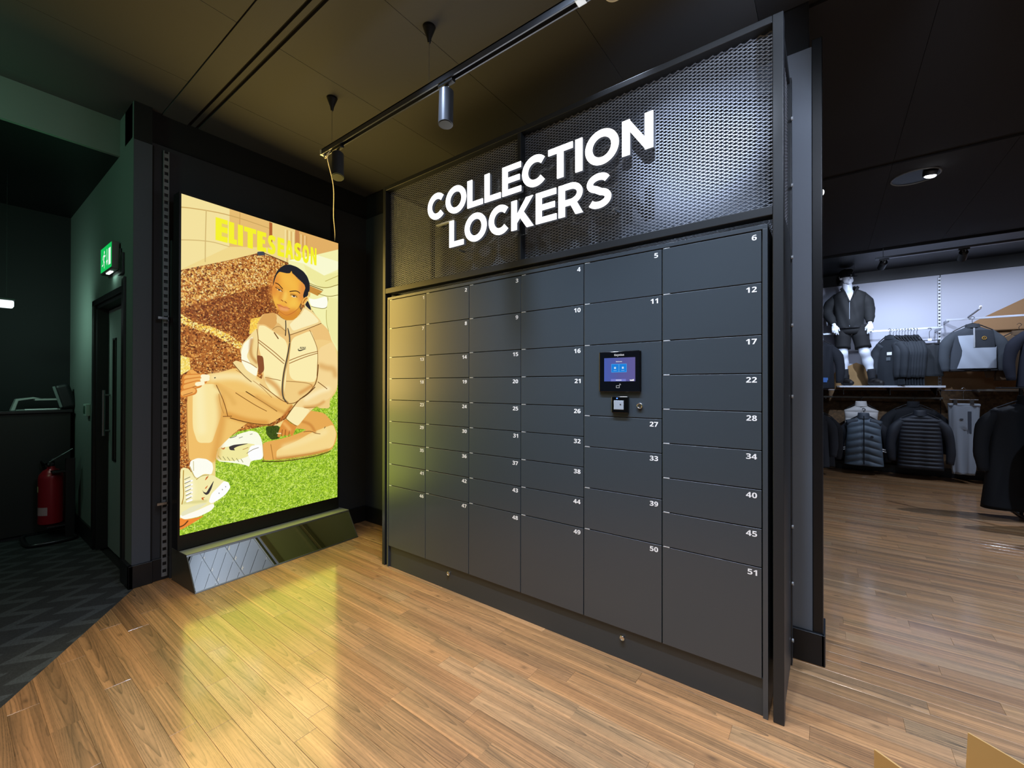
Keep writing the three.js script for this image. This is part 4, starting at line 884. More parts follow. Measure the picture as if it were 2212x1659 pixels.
// ---------------------------------------------------------------- extinguisher on its stand, counter with trays
{
  const x = -2.86, z = 1.40, t = thing('fire_extinguisher', 'red fire extinguisher hanging on a stand in the dark corridor', 'fire extinguisher', [x, 0.13, z]);
  const red = std(0x8e1420, 0.3, 0.1);
  part(t, 'cylinder', new THREE.LatheGeometry([[0.001, 0], [0.07, 0], [0.08, 0.012], [0.08, 0.40], [0.074, 0.43], [0.05, 0.465], [0.026, 0.48], [0.024, 0.50], [0.001, 0.50]].map(([a, b]) => new THREE.Vector2(a, b)), 36), red);
  part(t, 'label_panel', new THREE.CylinderGeometry(0.0806, 0.0806, 0.07, 24, 1, true, 0.1, 1.1).translate(0, 0.12, 0), std(0xa8868a, 0.6));
  part(t, 'class_mark', new THREE.CylinderGeometry(0.0806, 0.0806, 0.05, 10, 1, true, -0.2, 0.45).translate(0, 0.31, 0), std(0xd8c58c, 0.6));
  part(t, 'valve', [cyl(0.02, 0.024, 0.05).translate(0, 0.52, 0), rod([-0.03, 0.545, 0], [0.10, 0.57, 0], 0.008), rod([-0.02, 0.53, 0], [0.09, 0.53, 0], 0.007), at(cyl(0.016, 0.016, 0.012), 0.02, 0.515, 0.02, Math.PI / 2)], M.dark);
  part(t, 'hose', wire([[0.0, 0.52, 0.03], [-0.07, 0.54, 0.05], [-0.105, 0.46, 0.03], [-0.1, 0.25, 0.03], [-0.095, 0.12, 0.03]], 0.010, 8), M.black);
}
{
  const t = thing('extinguisher_stand', 'black tubular floor stand carrying the red extinguisher and a tilted sign plate', 'stand', [0, 0, 0]);
  part(t, 'base_tube', wire([[-2.66, 0.02, 1.27], [-3.0, 0.02, 1.27], [-3.03, 0.02, 1.30], [-3.03, 0.02, 1.52], [-3.0, 0.02, 1.55], [-2.66, 0.02, 1.55], [-2.63, 0.02, 1.52], [-2.63, 0.02, 1.30], [-2.66, 0.02, 1.27]], 0.014, 10, 90), std(0x2a2c2e, 0.25, 0.4));
  part(t, 'base_tray', slab(-3.02, -2.64, 0.004, 0.012, 1.28, 1.54, 0.002), std(0x2e3234, 0.5));
  part(t, 'back_post', slab(-2.745, -2.715, 0.01, 0.70, 1.27, 1.33, 0.004), M.black);
  part(t, 'hook', slab(-2.80, -2.72, 0.58, 0.60, 1.30, 1.41, 0.003), M.black); part(t, 'foot_rest', slab(-2.85, -2.72, 0.115, 0.128, 1.30, 1.44, 0.003), M.black);
  part(t, 'sign_plate', at(new RoundedBoxGeometry(0.16, 0.10, 0.006, 1, 0.002), -2.70, 0.735, 1.36, -0.9, 0.4, 0.5), std(0x9fb0ac, 0.4));
}
{
  const t = thing('counter', 'dark counter against the end wall of the corridor', 'counter', [0, 0, 0]);
  part(t, 'counter_body', slab(-3.33, -3.02, 0.03, 1.09, 1.26, 2.3, 0.006), std(0x14100f, 0.6));
  part(t, 'counter_top', slab(-3.335, -3.0, 1.09, 1.115, 1.25, 2.3, 0.004), std(0x1a1b1d, 0.35));
  part(t, 'kick_board', slab(-3.33, -3.05, 0.0, 0.03, 1.28, 2.3), std(0x25282a, 0.6));
}
{
  const t = thing('desk_tray', 'grey open plastic tray lying on the dark corridor counter', 'tray', [-3.14, 1.116, 1.46]);
  const c = std(0xa9b2ae, 0.45);
  part(t, 'tray_shell', [extrude([[-0.14, 0], [-0.11, 0.1], [0.0, 0.115], [0.05, 0.10], [0.02, 0.10], [-0.01, 0.1], [-0.095, 0.085], [-0.115, 0]], 0.12, 0.003).rotateY(Math.PI / 2).translate(-0.06, 0, 0.02), slab(-0.06, 0.06, 0.085, 0.1, -0.14, 0.02, 0.004), slab(-0.06, 0.06, 0, 0.006, -0.14, 0.13, 0.002)], c);
  part(t, 'tray_lip', slab(0.055, 0.07, 0.0, 0.012, -0.12, 0.08, 0.003), std(0xe8eeee, 0.3));
}
{
  const t = thing('card_terminal', 'dark upright rounded device standing at the right end of the corridor counter', 'device', [-3.1, 1.116, 1.29]);
  part(t, 'shell', at(new RoundedBoxGeometry(0.09, 0.24, 0.11, 3, 0.035), 0, 0.12, 0, 0.25), M.dark);
  part(t, 'screen_edge', at(new RoundedBoxGeometry(0.012, 0.2, 0.02, 2, 0.005), 0.04, 0.115, 0.052, 0.25), std(0x6f7b79, 0.4));
}

// ---------------------------------------------------------------- the shop behind: wall panels, rails, garments, mannequin
const cloth = (c, r = 0.85) => std(c, r, 0, { bumpMap: wallGrain, bumpScale: 0.001 });
const BLACK = cloth(0x17181c), INK = cloth(0x1e2230), CHAR = cloth(0x2d3238);
// hanging top: neck at the origin, front towards +z
function hangTop(o, name, label, category, pos, turn, group) {
  const t = thing(name, label, category, pos, turn, group);
  const { L = 0.68, w = 0.25, hem = 0.24, d = 0.06, mat = BLACK, sleeves = 0.55, quilt = 0, chev = 0, spread = 0.1, sleeveMat = mat, collar = 0.05, collarMat = mat } = o;
  const rings = [], N = quilt ? 70 : 30;
  const half = (y) => (y > -0.07 ? lerp(w, 0.07, Math.pow((y + 0.07) / 0.07, 0.8)) : y > -0.2 ? lerp(w * 0.93, w, (y + 0.2) / 0.13) : lerp(hem, w * 0.93, (y + L) / (L - 0.2)));
  const dep = (y) => (y > -0.07 ? lerp(d * 0.75, d * 0.55, (y + 0.07) / 0.07) : lerp(d, d * 0.75, (y + L) / (L - 0.07)));
  for (let i = 0; i <= N; i++) {
    const y = -L + (i / N) * L, hw = half(y);
    rings.push(ring([0, y, 0], [hw, 0, 0], [0, 0, dep(y)], 44, 2.6, (x) => {
      if (quilt) { const ph = (y + chev * Math.abs(x * hw)) / quilt, f = Math.abs(Math.sin(Math.PI * ph)), mid = Math.abs(x * hw) < 0.012 ? 0.75 : 1; return (0.72 + 0.36 * Math.pow(f, 0.55)) * mid; }
      return 1 + 0.13 * Math.sin(x * 7 + y * 5) * Math.min(1, -y * 3) + 0.08 * Math.sin(x * 15 - y * 9) + (Math.abs(x * hw) < 0.008 ? -0.12 : 0);
    }));
  }
  part(t, 'body', loft(rings), mat);
  if (collar) {
    const c = []; for (const [y, r] of [[-0.012, 0.078], [collar * 0.6, 0.07], [collar, 0.066], [collar, 0.052], [collar * 0.5, 0.054], [0.0, 0.056]]) c.push(ring([0, y + (0), 0.004], [r, 0, 0], [0, -0.012 * 0, d * 0.66 * (r / 0.07)], 28));
    part(t, 'collar', loft(c, null, false), collarMat);
  }
  if (sleeves) for (const s of [-1, 1]) part(t, 'sleeve', limb([[s * (w - 0.075), -0.085, 0], [s * (w - 0.005 + spread * 0.45), -0.20, 0.008], [s * (w + spread), -0.08 - sleeves * 0.6, 0.018], [s * (w + spread * 0.8), -0.08 - sleeves, 0.024]], [0.056, 0.068, 0.06, 0.044], 16, 0.72, 5, 0.05), sleeveMat);
  part(t, 'hanger', [wire([[0, 0.05, 0], [0, 0.1, 0], [0.022, 0.125, 0], [0, 0.148, 0], [-0.02, 0.13, 0]], 0.003, 6), wire([[-w * 0.85, -0.05, 0], [-0.06, 0.03, 0], [0, 0.05, 0], [0.06, 0.03, 0], [w * 0.85, -0.05, 0]], 0.007, 6)], M.black);
  return t;
}
{ // back wall panels with the big pale print: upper sky, a tan slope on the right, brown scrub below
  const y = 3.02;
  const bays = [[2.45, 3.965], [3.97, 5.2], [5.205, 6.4]];
  const paleA = std(0xb4b6c2, 0.8), tan = std(0x9a7550, 0.85), scrub = dataTexture(256, 256, (px, py) => { const v = noise(px / 12, py / 12, 21, 21) * 0.6 + noise(px / 3, py / 3, 85, 85) * 0.4; return [70 + 60 * v, 52 + 46 * v, 34 + 30 * v]; });
  const scrubMat = new THREE.MeshStandardMaterial({ map: rep(scrub, 2, 2), roughness: 0.9 });
  const w = new THREE.Group(); w.name = 'wall_display'; w.userData.kind = 'structure'; scene.add(w);
  bays.forEach(([x0, x1]) => part(w, 'wall_panel', slab(x0, x1 - 0.004, 1.28, y, -7.03, -7.0, 0.002), paleA));
  bays.forEach(([x0, x1]) => part(w, 'lower_panel', slab(x0, x1 - 0.004, 0, 1.275, -7.03, -7.0, 0.002), scrubMat));
  part(w, 'printed_slope', [extrude([[4.34, 2.30], [4.80, 2.57], [5.6, 2.95], [6.39, 3.0], [6.39, 1.29], [3.98, 1.29], [3.98, 1.9], [4.1, 2.1]], 0.002).translate(0, 0, -7.0)], tan);
  part(w, 'printed_rock', [extrude([[2.5, 1.29], [3.0, 1.29], [3.32, 1.29], [3.2, 1.62], [2.98, 1.73], [2.72, 1.6], [2.6, 1.42]], 0.002).translate(0, 0, -7.0), extrude([[3.3, 1.29], [3.96, 1.29], [3.96, 1.6], [3.6, 1.5]], 0.002).translate(0, 0, -7.0)], std(0xb08a5a, 0.85));
  part(w, 'top_band', slab(1.8, 7.6, 3.022, 3.23, -7.03, -6.99, 0.002), M.dark);
  part(w, 'kick_plate', slab(1.8, 7.6, 0, 0.12, -7.0, -6.85, 0.002), M.black);
}
standard('white slotted standard on the pale shop wall between mannequin and grey hoodie', 3.955, -7.0, 1.3, 2.99, std(0xd9dce4, 0.5), false);
standard('slotted standard at the far right of the shop wall', 5.2, -7.0, 1.3, 2.99, std(0xd9dce4, 0.5), false);
function rail(label, x0, x1, y, z, mat = std(0xc4c8d2, 0.35, 0.4), arms = [0.02, 0.98]) {
  const t = thing('clothes_rail', label, 'rail', [0, 0, 0]);
  part(t, 'bar', slab(x0, x1, y - 0.014, y + 0.014, z - 0.008, z + 0.008, 0.003), mat);
  for (const a of arms) part(t, 'arm', slab(lerp(x0, x1, a) - 0.008, lerp(x0, x1, a) + 0.008, y - 0.03, y + 0.01, -7.0, z, 0.002), M.steel);
  return t;
}
rail('pale upper clothes rail behind the mannequin, carrying the row of dark jackets', 2.45, 3.94, 2.19, -6.62);
rail('upper rail on the shop wall right of the white standard, over the grey hoodie', 3.98, 5.2, 2.30, -6.70);
rail('dim lower rail carrying the padded vests and puffer jackets', 2.55, 3.94, 1.17, -6.66, std(0x55534c, 0.5, 0.3));
rail('lower rail right of the jersey trousers', 4.28, 5.2, 1.29, -6.66, std(0xa8a9a6, 0.4, 0.4));
{
  const t = thing('wall_shelf', 'thin light shelf under the mannequin', 'shelf', [0, 0, 0]);
  part(t, 'board', slab(2.72, 3.92, 1.325, 1.352, -7.0, -6.34, 0.003), std(0xc9cbd0, 0.5));
  for (const x of [2.8, 3.35, 3.85]) part(t, 'shelf_bracket', extrude([[0, 0], [0.5, 0], [0.5, -0.02], [0.03, -0.11], [0, -0.11]], 0.008).rotateY(Math.PI / 2).translate(x, 1.325, -6.5), M.black);
}
// row of jackets hung sideways on the rail: eleven alike, the front one shows a swing ticket
{
  const G = 'dark jackets hung close together on the upper rail';
  const first = hangTop({ L: 0.70, w: 0.2, hem: 0.22, d: 0.02, mat: cloth(0x23282e), sleeves: 0.5, spread: 0.015, collar: 0.045 }, 'hanging_jacket', 'front dark jacket with a white swing ticket, first in the row on the upper rail', 'jacket', [3.345, 2.055, -6.46], -0.8);
  for (let k = 1; k < 11; k++) { const c = first.clone(); c.name = numbered('hanging_jacket'); scene.add(c); c.position.set(3.33 + k * 0.033, 2.055 - (k % 3) * 0.004, -6.53 - k * 0.008); c.rotation.y = -1.22 - k * 0.012; tag(c, 'dark jacket hung sideways behind the front one in the close row on the rail', 'jacket', G); }
  part(first, 'swing_ticket', slab(-0.02, 0.05, -0.25, -0.205, 0.0205, 0.024, 0.0005), M.label);
  part(first, 'chest_print', slab(-0.03, 0.03, -0.33, -0.28, 0.0205, 0.0235, 0.0005), std(0x5d646a, 0.7));
}
// shorts / skirt-like folded garment by the standard
{
  const t = thing('hanging_shorts', 'dark shorts clipped to a hanger, between the jacket row and the white standard', 'shorts', [3.795, 1.96, -6.6]);
  const r = []; for (let i = 0; i <= 14; i++) { const y = -0.47 * (1 - i / 14); r.push(ring([0, y, 0], [lerp(0.145, 0.115, i / 14), 0, 0], [0, 0, 0.045], 36, 2.8, (x) => 1 + 0.15 * Math.sin(x * 9 + y * 4) - (Math.abs(x) < 0.08 && y < -0.2 ? 0.5 : 0))); }
  part(t, 'shorts_body', loft(r), cloth(0x23272b));
  part(t, 'waistband', slab(-0.118, 0.118, -0.02, 0.012, -0.04, 0.047, 0.01), BLACK);
  part(t, 'clip_hanger', [rod([-0.11, 0.05, 0], [0.11, 0.05, 0], 0.006), slab(-0.1, -0.08, -0.01, 0.05, -0.01, 0.052, 0.002), slab(0.08, 0.1, -0.01, 0.05, -0.01, 0.052, 0.002), wire([[0, 0.05, 0], [0, 0.18, 0], [0.02, 0.21, 0], [0, 0.235, 0], [-0.02, 0.22, 0]], 0.003, 6)], M.black);
  part(t, 'size_clip', slab(-0.02, 0.02, 0.045, 0.075, 0.005, 0.012, 0.002), M.label);
}
// grey and charcoal hoodie on a face-out arm
{
  const t = hangTop({ L: 0.60, w: 0.225, hem: 0.235, d: 0.075, mat: cloth(0x3b4149), sleeves: 0.53, spread: 0.06, collar: 0.04, sleeveMat: cloth(0x3b4148), collarMat: cloth(0x30353b) }, 'hanging_hoodie', 'charcoal hoodie with pale grey lower front, hung face-out right of the white standard', 'hoodie', [4.215, 2.165, -6.55], 0.02);
  const pale = cloth(0xaab3c0);
  const frontZ = (x, y) => 0.079 * Math.pow(Math.max(0, 1 - Math.pow(Math.abs(x) / 0.228, 2.6)), 1 / 2.6) * lerp(1, 0.8, (y + 0.6) / 0.53) + 0.014;
  const sheet = (pts) => { // panel sewn on the front: follows the swell of the chest
    const s = new THREE.ShapeGeometry(new THREE.Shape(pts.map(([x, y]) => new THREE.Vector2(x, y)))); let g = s.toNonIndexed();
    for (let k = 0; k < 4; k++) { const p = g.attributes.position, out = []; for (let i = 0; i < p.count; i += 3) { const [a, b, c] = [0, 1, 2].map((j) => V().fromBufferAttribute(p, i + j)), m = [[a, b], [b, c], [c, a]].map(([u, v]) => u.clone().add(v).multiplyScalar(0.5)); for (const tr of [[a, m[0], m[2]], [m[0], b, m[1]], [m[2], m[1], c], m]) for (const q of tr) out.push(q.x, q.y, q.z); } g = new THREE.BufferGeometry(); g.setAttribute('position', new THREE.BufferAttribute(new Float32Array(out), 3)); }
    const p = g.attributes.position; for (let i = 0; i < p.count; i++) p.setZ(i, frontZ(p.getX(i), p.getY(i)) + 0.003 * Math.sin(p.getX(i) * 40 + p.getY(i) * 25)); return smooth(g);
  };
  part(t, 'pale_front', sheet([[-0.155, -0.12], [-0.002, -0.118], [-0.002, -0.295], [0.2, -0.295], [0.215, -0.28], [0.215, -0.575], [-0.165, -0.575], [-0.12, -0.4], [-0.115, -0.33], [-0.145, -0.2]]), pale, 'pale grey front panel');
  part(t, 'chest_pocket', sheet([[0.012, -0.05], [0.185, -0.06], [0.2, -0.29], [0.012, -0.29]]), cloth(0x2c3138));
  part(t, 'front_zip', sheet([[-0.008, -0.02], [0.008, -0.02], [0.008, -0.29], [-0.008, -0.29]]).translate(0, 0, 0.004), std(0xb9bfc6, 0.4, 0.4));
  part(t, 'badge', at(new THREE.TorusGeometry(0.02, 0.0045, 6, 24), 0.095, -0.165, frontZ(0.095, -0.165) + 0.004).scale(1, 1, 1), std(0xc79a45, 0.4, 0.3), 'round ochre badge');
  part(t, 'badge_dot', at(new THREE.SphereGeometry(0.007, 12, 8), 0.095, -0.165, frontZ(0.095, -0.165)), std(0xc79a45, 0.4, 0.3));
  part(t, 'hem_band', slab(-0.225, 0.225, -0.615, -0.59, -0.06, 0.075, 0.02), BLACK);
  const a = thing('display_arm', 'slanted steel face-out arm with a white tip above the grey hoodie', 'display arm', [0, 0, 0]);
  part(a, 'arm_bar', rod([4.2, 2.32, -6.69], [4.235, 2.38, -6.28], 0.011), M.steel); part(a, 'tip', rod([4.235, 2.376, -6.29], [4.237, 2.41, -6.26], 0.013), M.label);
}
// right of the hoodie: dark jacket cut by the picture edge
hangTop({ L: 0.78, w: 0.24, hem: 0.27, d: 0.1, mat: INK, sleeves: 0.6, spread: 0.1 }, 'hanging_coat', 'large black coat at the right edge on the upper rail, beside the hoodie', 'coat', [4.83, 2.10, -6.35], 0.1);
hangTop({ L: 0.62, w: 0.22, hem: 0.23, d: 0.07, mat: cloth(0x5a4631), sleeves: 0.5, spread: 0.06 }, 'hanging_jacket', 'brown jacket partly behind the black coat on the upper rail', 'jacket', [4.66, 2.04, -6.62], 0);
// lower row
hangTop({ L: 0.78, w: 0.21, hem: 0.235, d: 0.08, mat: cloth(0xc9c2bb, 0.6), sleeves: 0, quilt: 0.1, collar: 0.07 }, 'padded_vest', 'cream padded vest half hidden behind the grey one on the lower rail', 'vest', [3.02, 1.04, -6.6], 0.02);
{
  const t = hangTop({ L: 0.72, w: 0.215, hem: 0.235, d: 0.095, mat: cloth(0x56636e, 0.55), sleeves: 0, quilt: 0.104, chev: 0.32, collar: 0.075, collarMat: cloth(0x3c434b, 0.6) }, 'padded_vest', 'slate grey padded vest with chevron quilting at the front of the lower rail', 'vest', [3.04, 0.865, -6.4], 0.02);
  part(t, 'yoke', [limb([[-0.2, -0.085, 0.02], [-0.07, -0.035, 0.045]], [0.045, 0.035], 14, 0.8), limb([[0.2, -0.085, 0.02], [0.07, -0.035, 0.045]], [0.045, 0.035], 14, 0.8)], cloth(0x3c434b, 0.6));
  part(t, 'front_zip', slab(-0.005, 0.005, -0.7, 0.03, 0.06, 0.088, 0.002), BLACK);
  part(t, 'neck_label', slab(-0.018, 0.018, 0.03, 0.055, 0.045, 0.05, 0.001), M.label);
  part(t, 'badge', at(cyl(0.019, 0.019, 0.004, 20), 0.09, -0.28, 0.098, Math.PI / 2), cloth(0x272d33));
}
{
  const t = hangTop({ L: 0.72, w: 0.22, hem: 0.225, d: 0.05, mat: cloth(0x15171d), sleeves: 0.56, spread: 0.07 }, 'hanging_jacket', 'black jacket with white cuff stripes behind the slate vest', 'jacket', [3.045, 0.85, -6.5], 0);
  for (const s of [-1, 1]) part(t, 'cuff_stripe', [0, 0.03].map((q) => at(slab(-0.05, 0.05, -0.007, 0.007, -0.003, 0.003, 0.001), s * 0.255, -0.46 - q, 0.075, 0, 0, -s * 0.25)), M.label);
}
hangTop({ L: 0.78, w: 0.24, hem: 0.25, d: 0.08, mat: cloth(0x1d2129, 0.6), sleeves: 0.6, quilt: 0.055, spread: 0.08, collar: 0.07 }, 'puffer_jacket', 'dark puffer jacket with narrow quilting on the lower rail', 'jacket', [3.67, 0.93, -6.45], 0.02);
hangTop({ L: 0.78, w: 0.25, hem: 0.25, d: 0.07, mat: BLACK, sleeves: 0.6, spread: 0.1, collar: 0.07 }, 'hanging_jacket', 'black jacket behind the dark puffer on the lower rail', 'jacket', [3.62, 1.05, -6.62], 0);
{
  const t = thing('jersey_trousers', 'light grey jersey trousers clipped to a hanger on the lower rail', 'trousers', [4.11, 1.10, -6.45]);
  const g = cloth(0x868d95), r = [];
  for (let i = 0; i <= 30; i++) { const y = -0.97 * (1 - i / 30), f = i / 30; r.push(ring([lerp(-0.005, 0, f), y, 0], [lerp(0.115, 0.155, Math.pow(f, 0.8)) * (i < 2 ? 0.96 : 1), 0, 0], [0, 0, 0.05], 44, 3, (x) => 1 + 0.16 * Math.sin(x * 8 + y * 2) + 0.1 * Math.sin(x * 17 - y * 5) - (Math.abs(x) < 0.06 && y < -0.35 ? 0.35 : 0))); }
  part(t, 'trouser_legs', loft(r), g);
  part(t, 'waistband', slab(-0.155, 0.155, -0.03, 0.006, -0.05, 0.052, 0.012), g);
  part(t, 'hanging_tag', slab(0.03, 0.065, -0.40, -0.1, 0.054, 0.058, 0.001), std(0x363c46, 0.6));
  part(t, 'badge', at(cyl(0.016, 0.016, 0.003, 20).scale(1.2, 1, 0.7), -0.03, -0.21, 0.056, Math.PI / 2), std(0x3a3f45, 0.6));
  part(t, 'clip_hanger', [rod([-0.14, 0.06, 0], [0.14, 0.06, 0], 0.007), slab(-0.11, -0.07, -0.01, 0.065, -0.012, 0.06, 0.003), slab(0.05, 0.09, -0.01, 0.065, -0.012, 0.06, 0.003), wire([[0, 0.06, 0], [0, 0.17, 0], [0.022, 0.2, 0], [0, 0.225, 0], [-0.02, 0.21, 0]], 0.003, 6)], M.chrome);
}
hangTop({ L: 0.75, w: 0.23, hem: 0.24, d: 0.07, mat: cloth(0x2a2a35), sleeves: 0.58, spread: 0.08 }, 'hanging_jacket', 'dark plum jacket on the lower rail right of the jersey trousers', 'jacket', [4.53, 0.98, -6.5], 0);
// left end: dark coats on a rail that runs along the shop's left wall
{
  const t = thing('clothes_rail', 'black rail with hooks along the left shop wall, seen past the grey wall end', 'rail', [0, 0, 0]);
  part(t, 'bar', rod([2.36, 2.12, -6.9], [2.36, 2.12, -4.9], 0.012), M.steel); part(t, 'bar', rod([2.36, 1.02, -6.9], [2.36, 1.02, -4.9], 0.012), M.steel);
  part(t, 'upright', [slab(2.33, 2.39, 0, 2.16, -4.93, -4.88, 0.004), slab(2.33, 2.39, 0, 2.16, -6.92, -6.87, 0.004)], M.black);
}
hangTop({ L: 0.72, w: 0.22, hem: 0.22, d: 0.09, mat: cloth(0x191b22), sleeves: 0.55, spread: 0.07 }, 'hanging_coat', 'black coat with a small blue tag beside the mannequin, above the other coats', 'coat', [2.47, 2.02, -5.95], 0.25);
{ const t = scene.children[scene.children.length - 1]; part(t, 'blue_tag', slab(0.06, 0.12, -0.62, -0.55, 0.08, 0.088, 0.001), std(0x3f6fb5, 0.5)); }
hangTop({ L: 0.8, w: 0.22, hem: 0.23, d: 0.09, mat: BLACK, sleeves: 0.6, spread: 0.05 }, 'hanging_coat', 'black coat hanging low at the left end of the shop wall', 'coat', [2.47, 0.93, -6.0], 0.3);
hangTop({ L: 0.78, w: 0.2, hem: 0.2, d: 0.08, mat: cloth(0x23262c), sleeves: 0.55, spread: 0.05 }, 'hanging_coat', 'dark coat hanging low nearest the grey wall end', 'coat', [2.44, 0.98, -5.4], 0.5);

// ---------------------------------------------------------------- mannequin in black, on the shelf
{
  const t = thing('mannequin', 'white mannequin in a black zip jacket, shorts, cap and boots standing on the wall shelf', 'mannequin', [2.9, 1.353, -6.55]);
  const white = std(0xdfe4ee, 0.4), jacket = cloth(0x0f1113), shorts = cloth(0x0e0e10), boot = cloth(0x15110f, 0.6);
  const HC = [-0.055, 1.70, 0.045], f = [Math.sin(0.55), Math.cos(0.55)];    // head looks to the picture's right
  const hp = (s, y, fw) => [HC[0] + s * f[1] + fw * f[0], HC[1] + y, HC[2] - s * f[0] + fw * f[1]];
  const J = { hip: [-0.01, 0.9, 0], hl: [-0.10, 0.86, 0], hr: [0.085, 0.86, 0], kl: [-0.108, 0.50, 0.05], kr: [0.160, 0.51, 0.05], al: [-0.075, 0.09, 0], ar: [0.255, 0.10, 0.0], sl: [-0.215, 1.43, 0], sr: [0.165, 1.43, 0], el: [-0.30, 1.18, 0.0], er: [0.215, 1.17, 0.0], wl: [-0.215, 0.955, 0.10], wr: [0.222, 0.95, 0.09] };
  const body = skin([
    [[-0.02, 0.92, 0], [-0.025, 1.15, 0.0], 0.125, 0.115], [[-0.025, 1.15, 0.01], [-0.025, 1.37, 0.022], 0.115, 0.108], [[-0.14, 1.39, 0], [0.09, 1.39, 0], 0.05, 0.05],
    [[-0.03, 1.42, 0.0], [-0.048, 1.56, 0.01], 0.062, 0.052], [[-0.048, 1.56, 0.01], hp(0, -0.03, -0.01), 0.052, 0.06],
    [J.hl, J.kl, 0.085, 0.058], [J.kl, [-0.102, 0.36, 0.0], 0.056, 0.058], [[-0.102, 0.36, 0], J.al, 0.058, 0.036], [J.hr, J.kr, 0.085, 0.058], [J.kr, [0.20, 0.37, 0.0], 0.056, 0.058], [[0.20, 0.37, 0], J.ar, 0.058, 0.036],
    [[-0.19, 1.37, 0], J.el, 0.04, 0.036], [J.el, J.wl, 0.04, 0.027], [[0.14, 1.37, 0], J.er, 0.04, 0.036], [J.er, J.wr, 0.04, 0.027]], 0.014, 0.05);
  const head = skin([[hp(0, 0.02, -0.015), hp(0, 0.05, 0.01), 0.086, 0.083], [hp(0, -0.03, 0.02), hp(0, -0.075, 0.045), 0.064, 0.042], [hp(-0.03, -0.06, 0.03), hp(0.03, -0.06, 0.03), 0.042, 0.042], [hp(0, -0.105, 0.062), hp(0, -0.10, 0.06), 0.022, 0.022], [hp(0, 0.005, 0.095), hp(0, -0.032, 0.112), 0.010, 0.014],
    [hp(-0.014, -0.066, 0.09), hp(0.014, -0.066, 0.09), 0.010, 0.010], [hp(-0.084, 0.005, -0.015), hp(-0.086, -0.03, -0.012), 0.016, 0.010], [hp(0.084, 0.005, -0.015), hp(0.086, -0.03, -0.012), 0.016, 0.010]], 0.0055, 0.022);
  const hand = (w, s, aim) => {   // w wrist, s = -1 / 1 thumb side, aim = finger direction
    const d = V(...aim).normalize(), side = V(s, 0, 0).addScaledVector(d, -d.x * s).normalize(), nrm = d.clone().cross(side), p = (l, a, n = 0) => V(...w).addScaledVector(d, l).addScaledVector(side, a).addScaledVector(nrm, n).toArray();
    const b = [[p(0, 0), p(0.03, 0), 0.024, 0.026], [p(0.03, -0.018), p(0.085, -0.026), 0.017, 0.014], [p(0.03, 0), p(0.09, 0.0), 0.018, 0.014], [p(0.03, 0.016), p(0.085, 0.026), 0.017, 0.014]];
    [[0.029, 0.088, 0.075, 0.2], [0.010, 0.092, 0.080, 0.5], [-0.010, 0.09, 0.074, 0.9], [-0.028, 0.083, 0.058, 1.2]].forEach(([a, l0, len, curl]) => {
      let q = p(l0, a), x = 0; const o = [0, 0];
      for (let k = 0; k < 3; k++) { x += curl * (k ? 0.9 : 0.5); const L = len * [0.45, 0.32, 0.23][k]; o[0] += Math.cos(x) * L; o[1] += Math.sin(x) * L; const n = p(l0 + o[0], a * (1 + 0.1 * k), -s * o[1]); b.push([q, n, 0.0095 - k * 0.001, 0.0088 - k * 0.001]); q = n; }
    });
    b.push([p(0.025, 0.022), p(0.062, 0.05, -s * 0.012), 0.014, 0.011], [p(0.062, 0.05, -s * 0.012), p(0.098, 0.056, -s * 0.024), 0.010, 0.008]);
    return skin(b, 0.0042, 0.010);
  };
  part(t, 'figure', [body, head, hand(J.wl, 1, [0.12, -0.95, 0.25]), hand(J.wr, -1, [0.02, -0.98, 0.2])], white);
  // jacket: open V at the neck
  const jr = []; const hwJ = [[0.90, 0.165], [0.93, 0.178], [1.0, 0.182], [1.15, 0.185], [1.3, 0.2], [1.4, 0.212], [1.45, 0.182], [1.495, 0.11], [1.53, 0.076], [1.56, 0.08]];
  for (let i = 0; i <= 48; i++) { const y = lerp(0.90, 1.56, i / 48); let k = 0; while (k < hwJ.length - 2 && hwJ[k + 1][0] < y) k++; const [y0, w0] = hwJ[k], [y1, w1] = hwJ[k + 1], w = lerp(w0, w1, (y - y0) / (y1 - y0)); jr.push(ring([-0.025, y, 0.005], [w, 0, 0], [0, 0, Math.min(0.142, w * 0.85)], 64, 2.3, (x) => 1 + 0.05 * Math.sin(x * 9 + y * 14) + 0.03 * Math.sin(x * 4 - y * 31))); }
  part(t, 'zip_jacket', loft(jr, (x, y, z) => z > 0.0 && y > 1.285 && Math.abs(x + 0.018) < 0.008 + (y - 1.285) * 0.42, false), jacket);
  part(t, 'jacket_hem', loft([[0.885, 0.162], [0.9, 0.17], [0.915, 0.17], [0.922, 0.165]].map(([y, w]) => ring([-0.025, y, 0.005], [w, 0, 0], [0, 0, 0.138], 40, 2.3))), BLACK);
  part(t, 'jacket_collar', [limb([[-0.11, 1.53, -0.03], [-0.118, 1.525, 0.04], [-0.085, 1.45, 0.105], [-0.022, 1.29, 0.146]], [0.02, 0.022, 0.018, 0.01], 10, 0.6), limb([[0.06, 1.53, -0.03], [0.078, 1.525, 0.04], [0.05, 1.45, 0.105], [-0.014, 1.29, 0.146]], [0.02, 0.022, 0.018, 0.01], 10, 0.6)], jacket);
  part(t, 'front_zip', slab(-0.028, -0.022, 0.91, 1.29, 0.13, 0.152, 0.001), std(0x6a6f75, 0.4, 0.5));
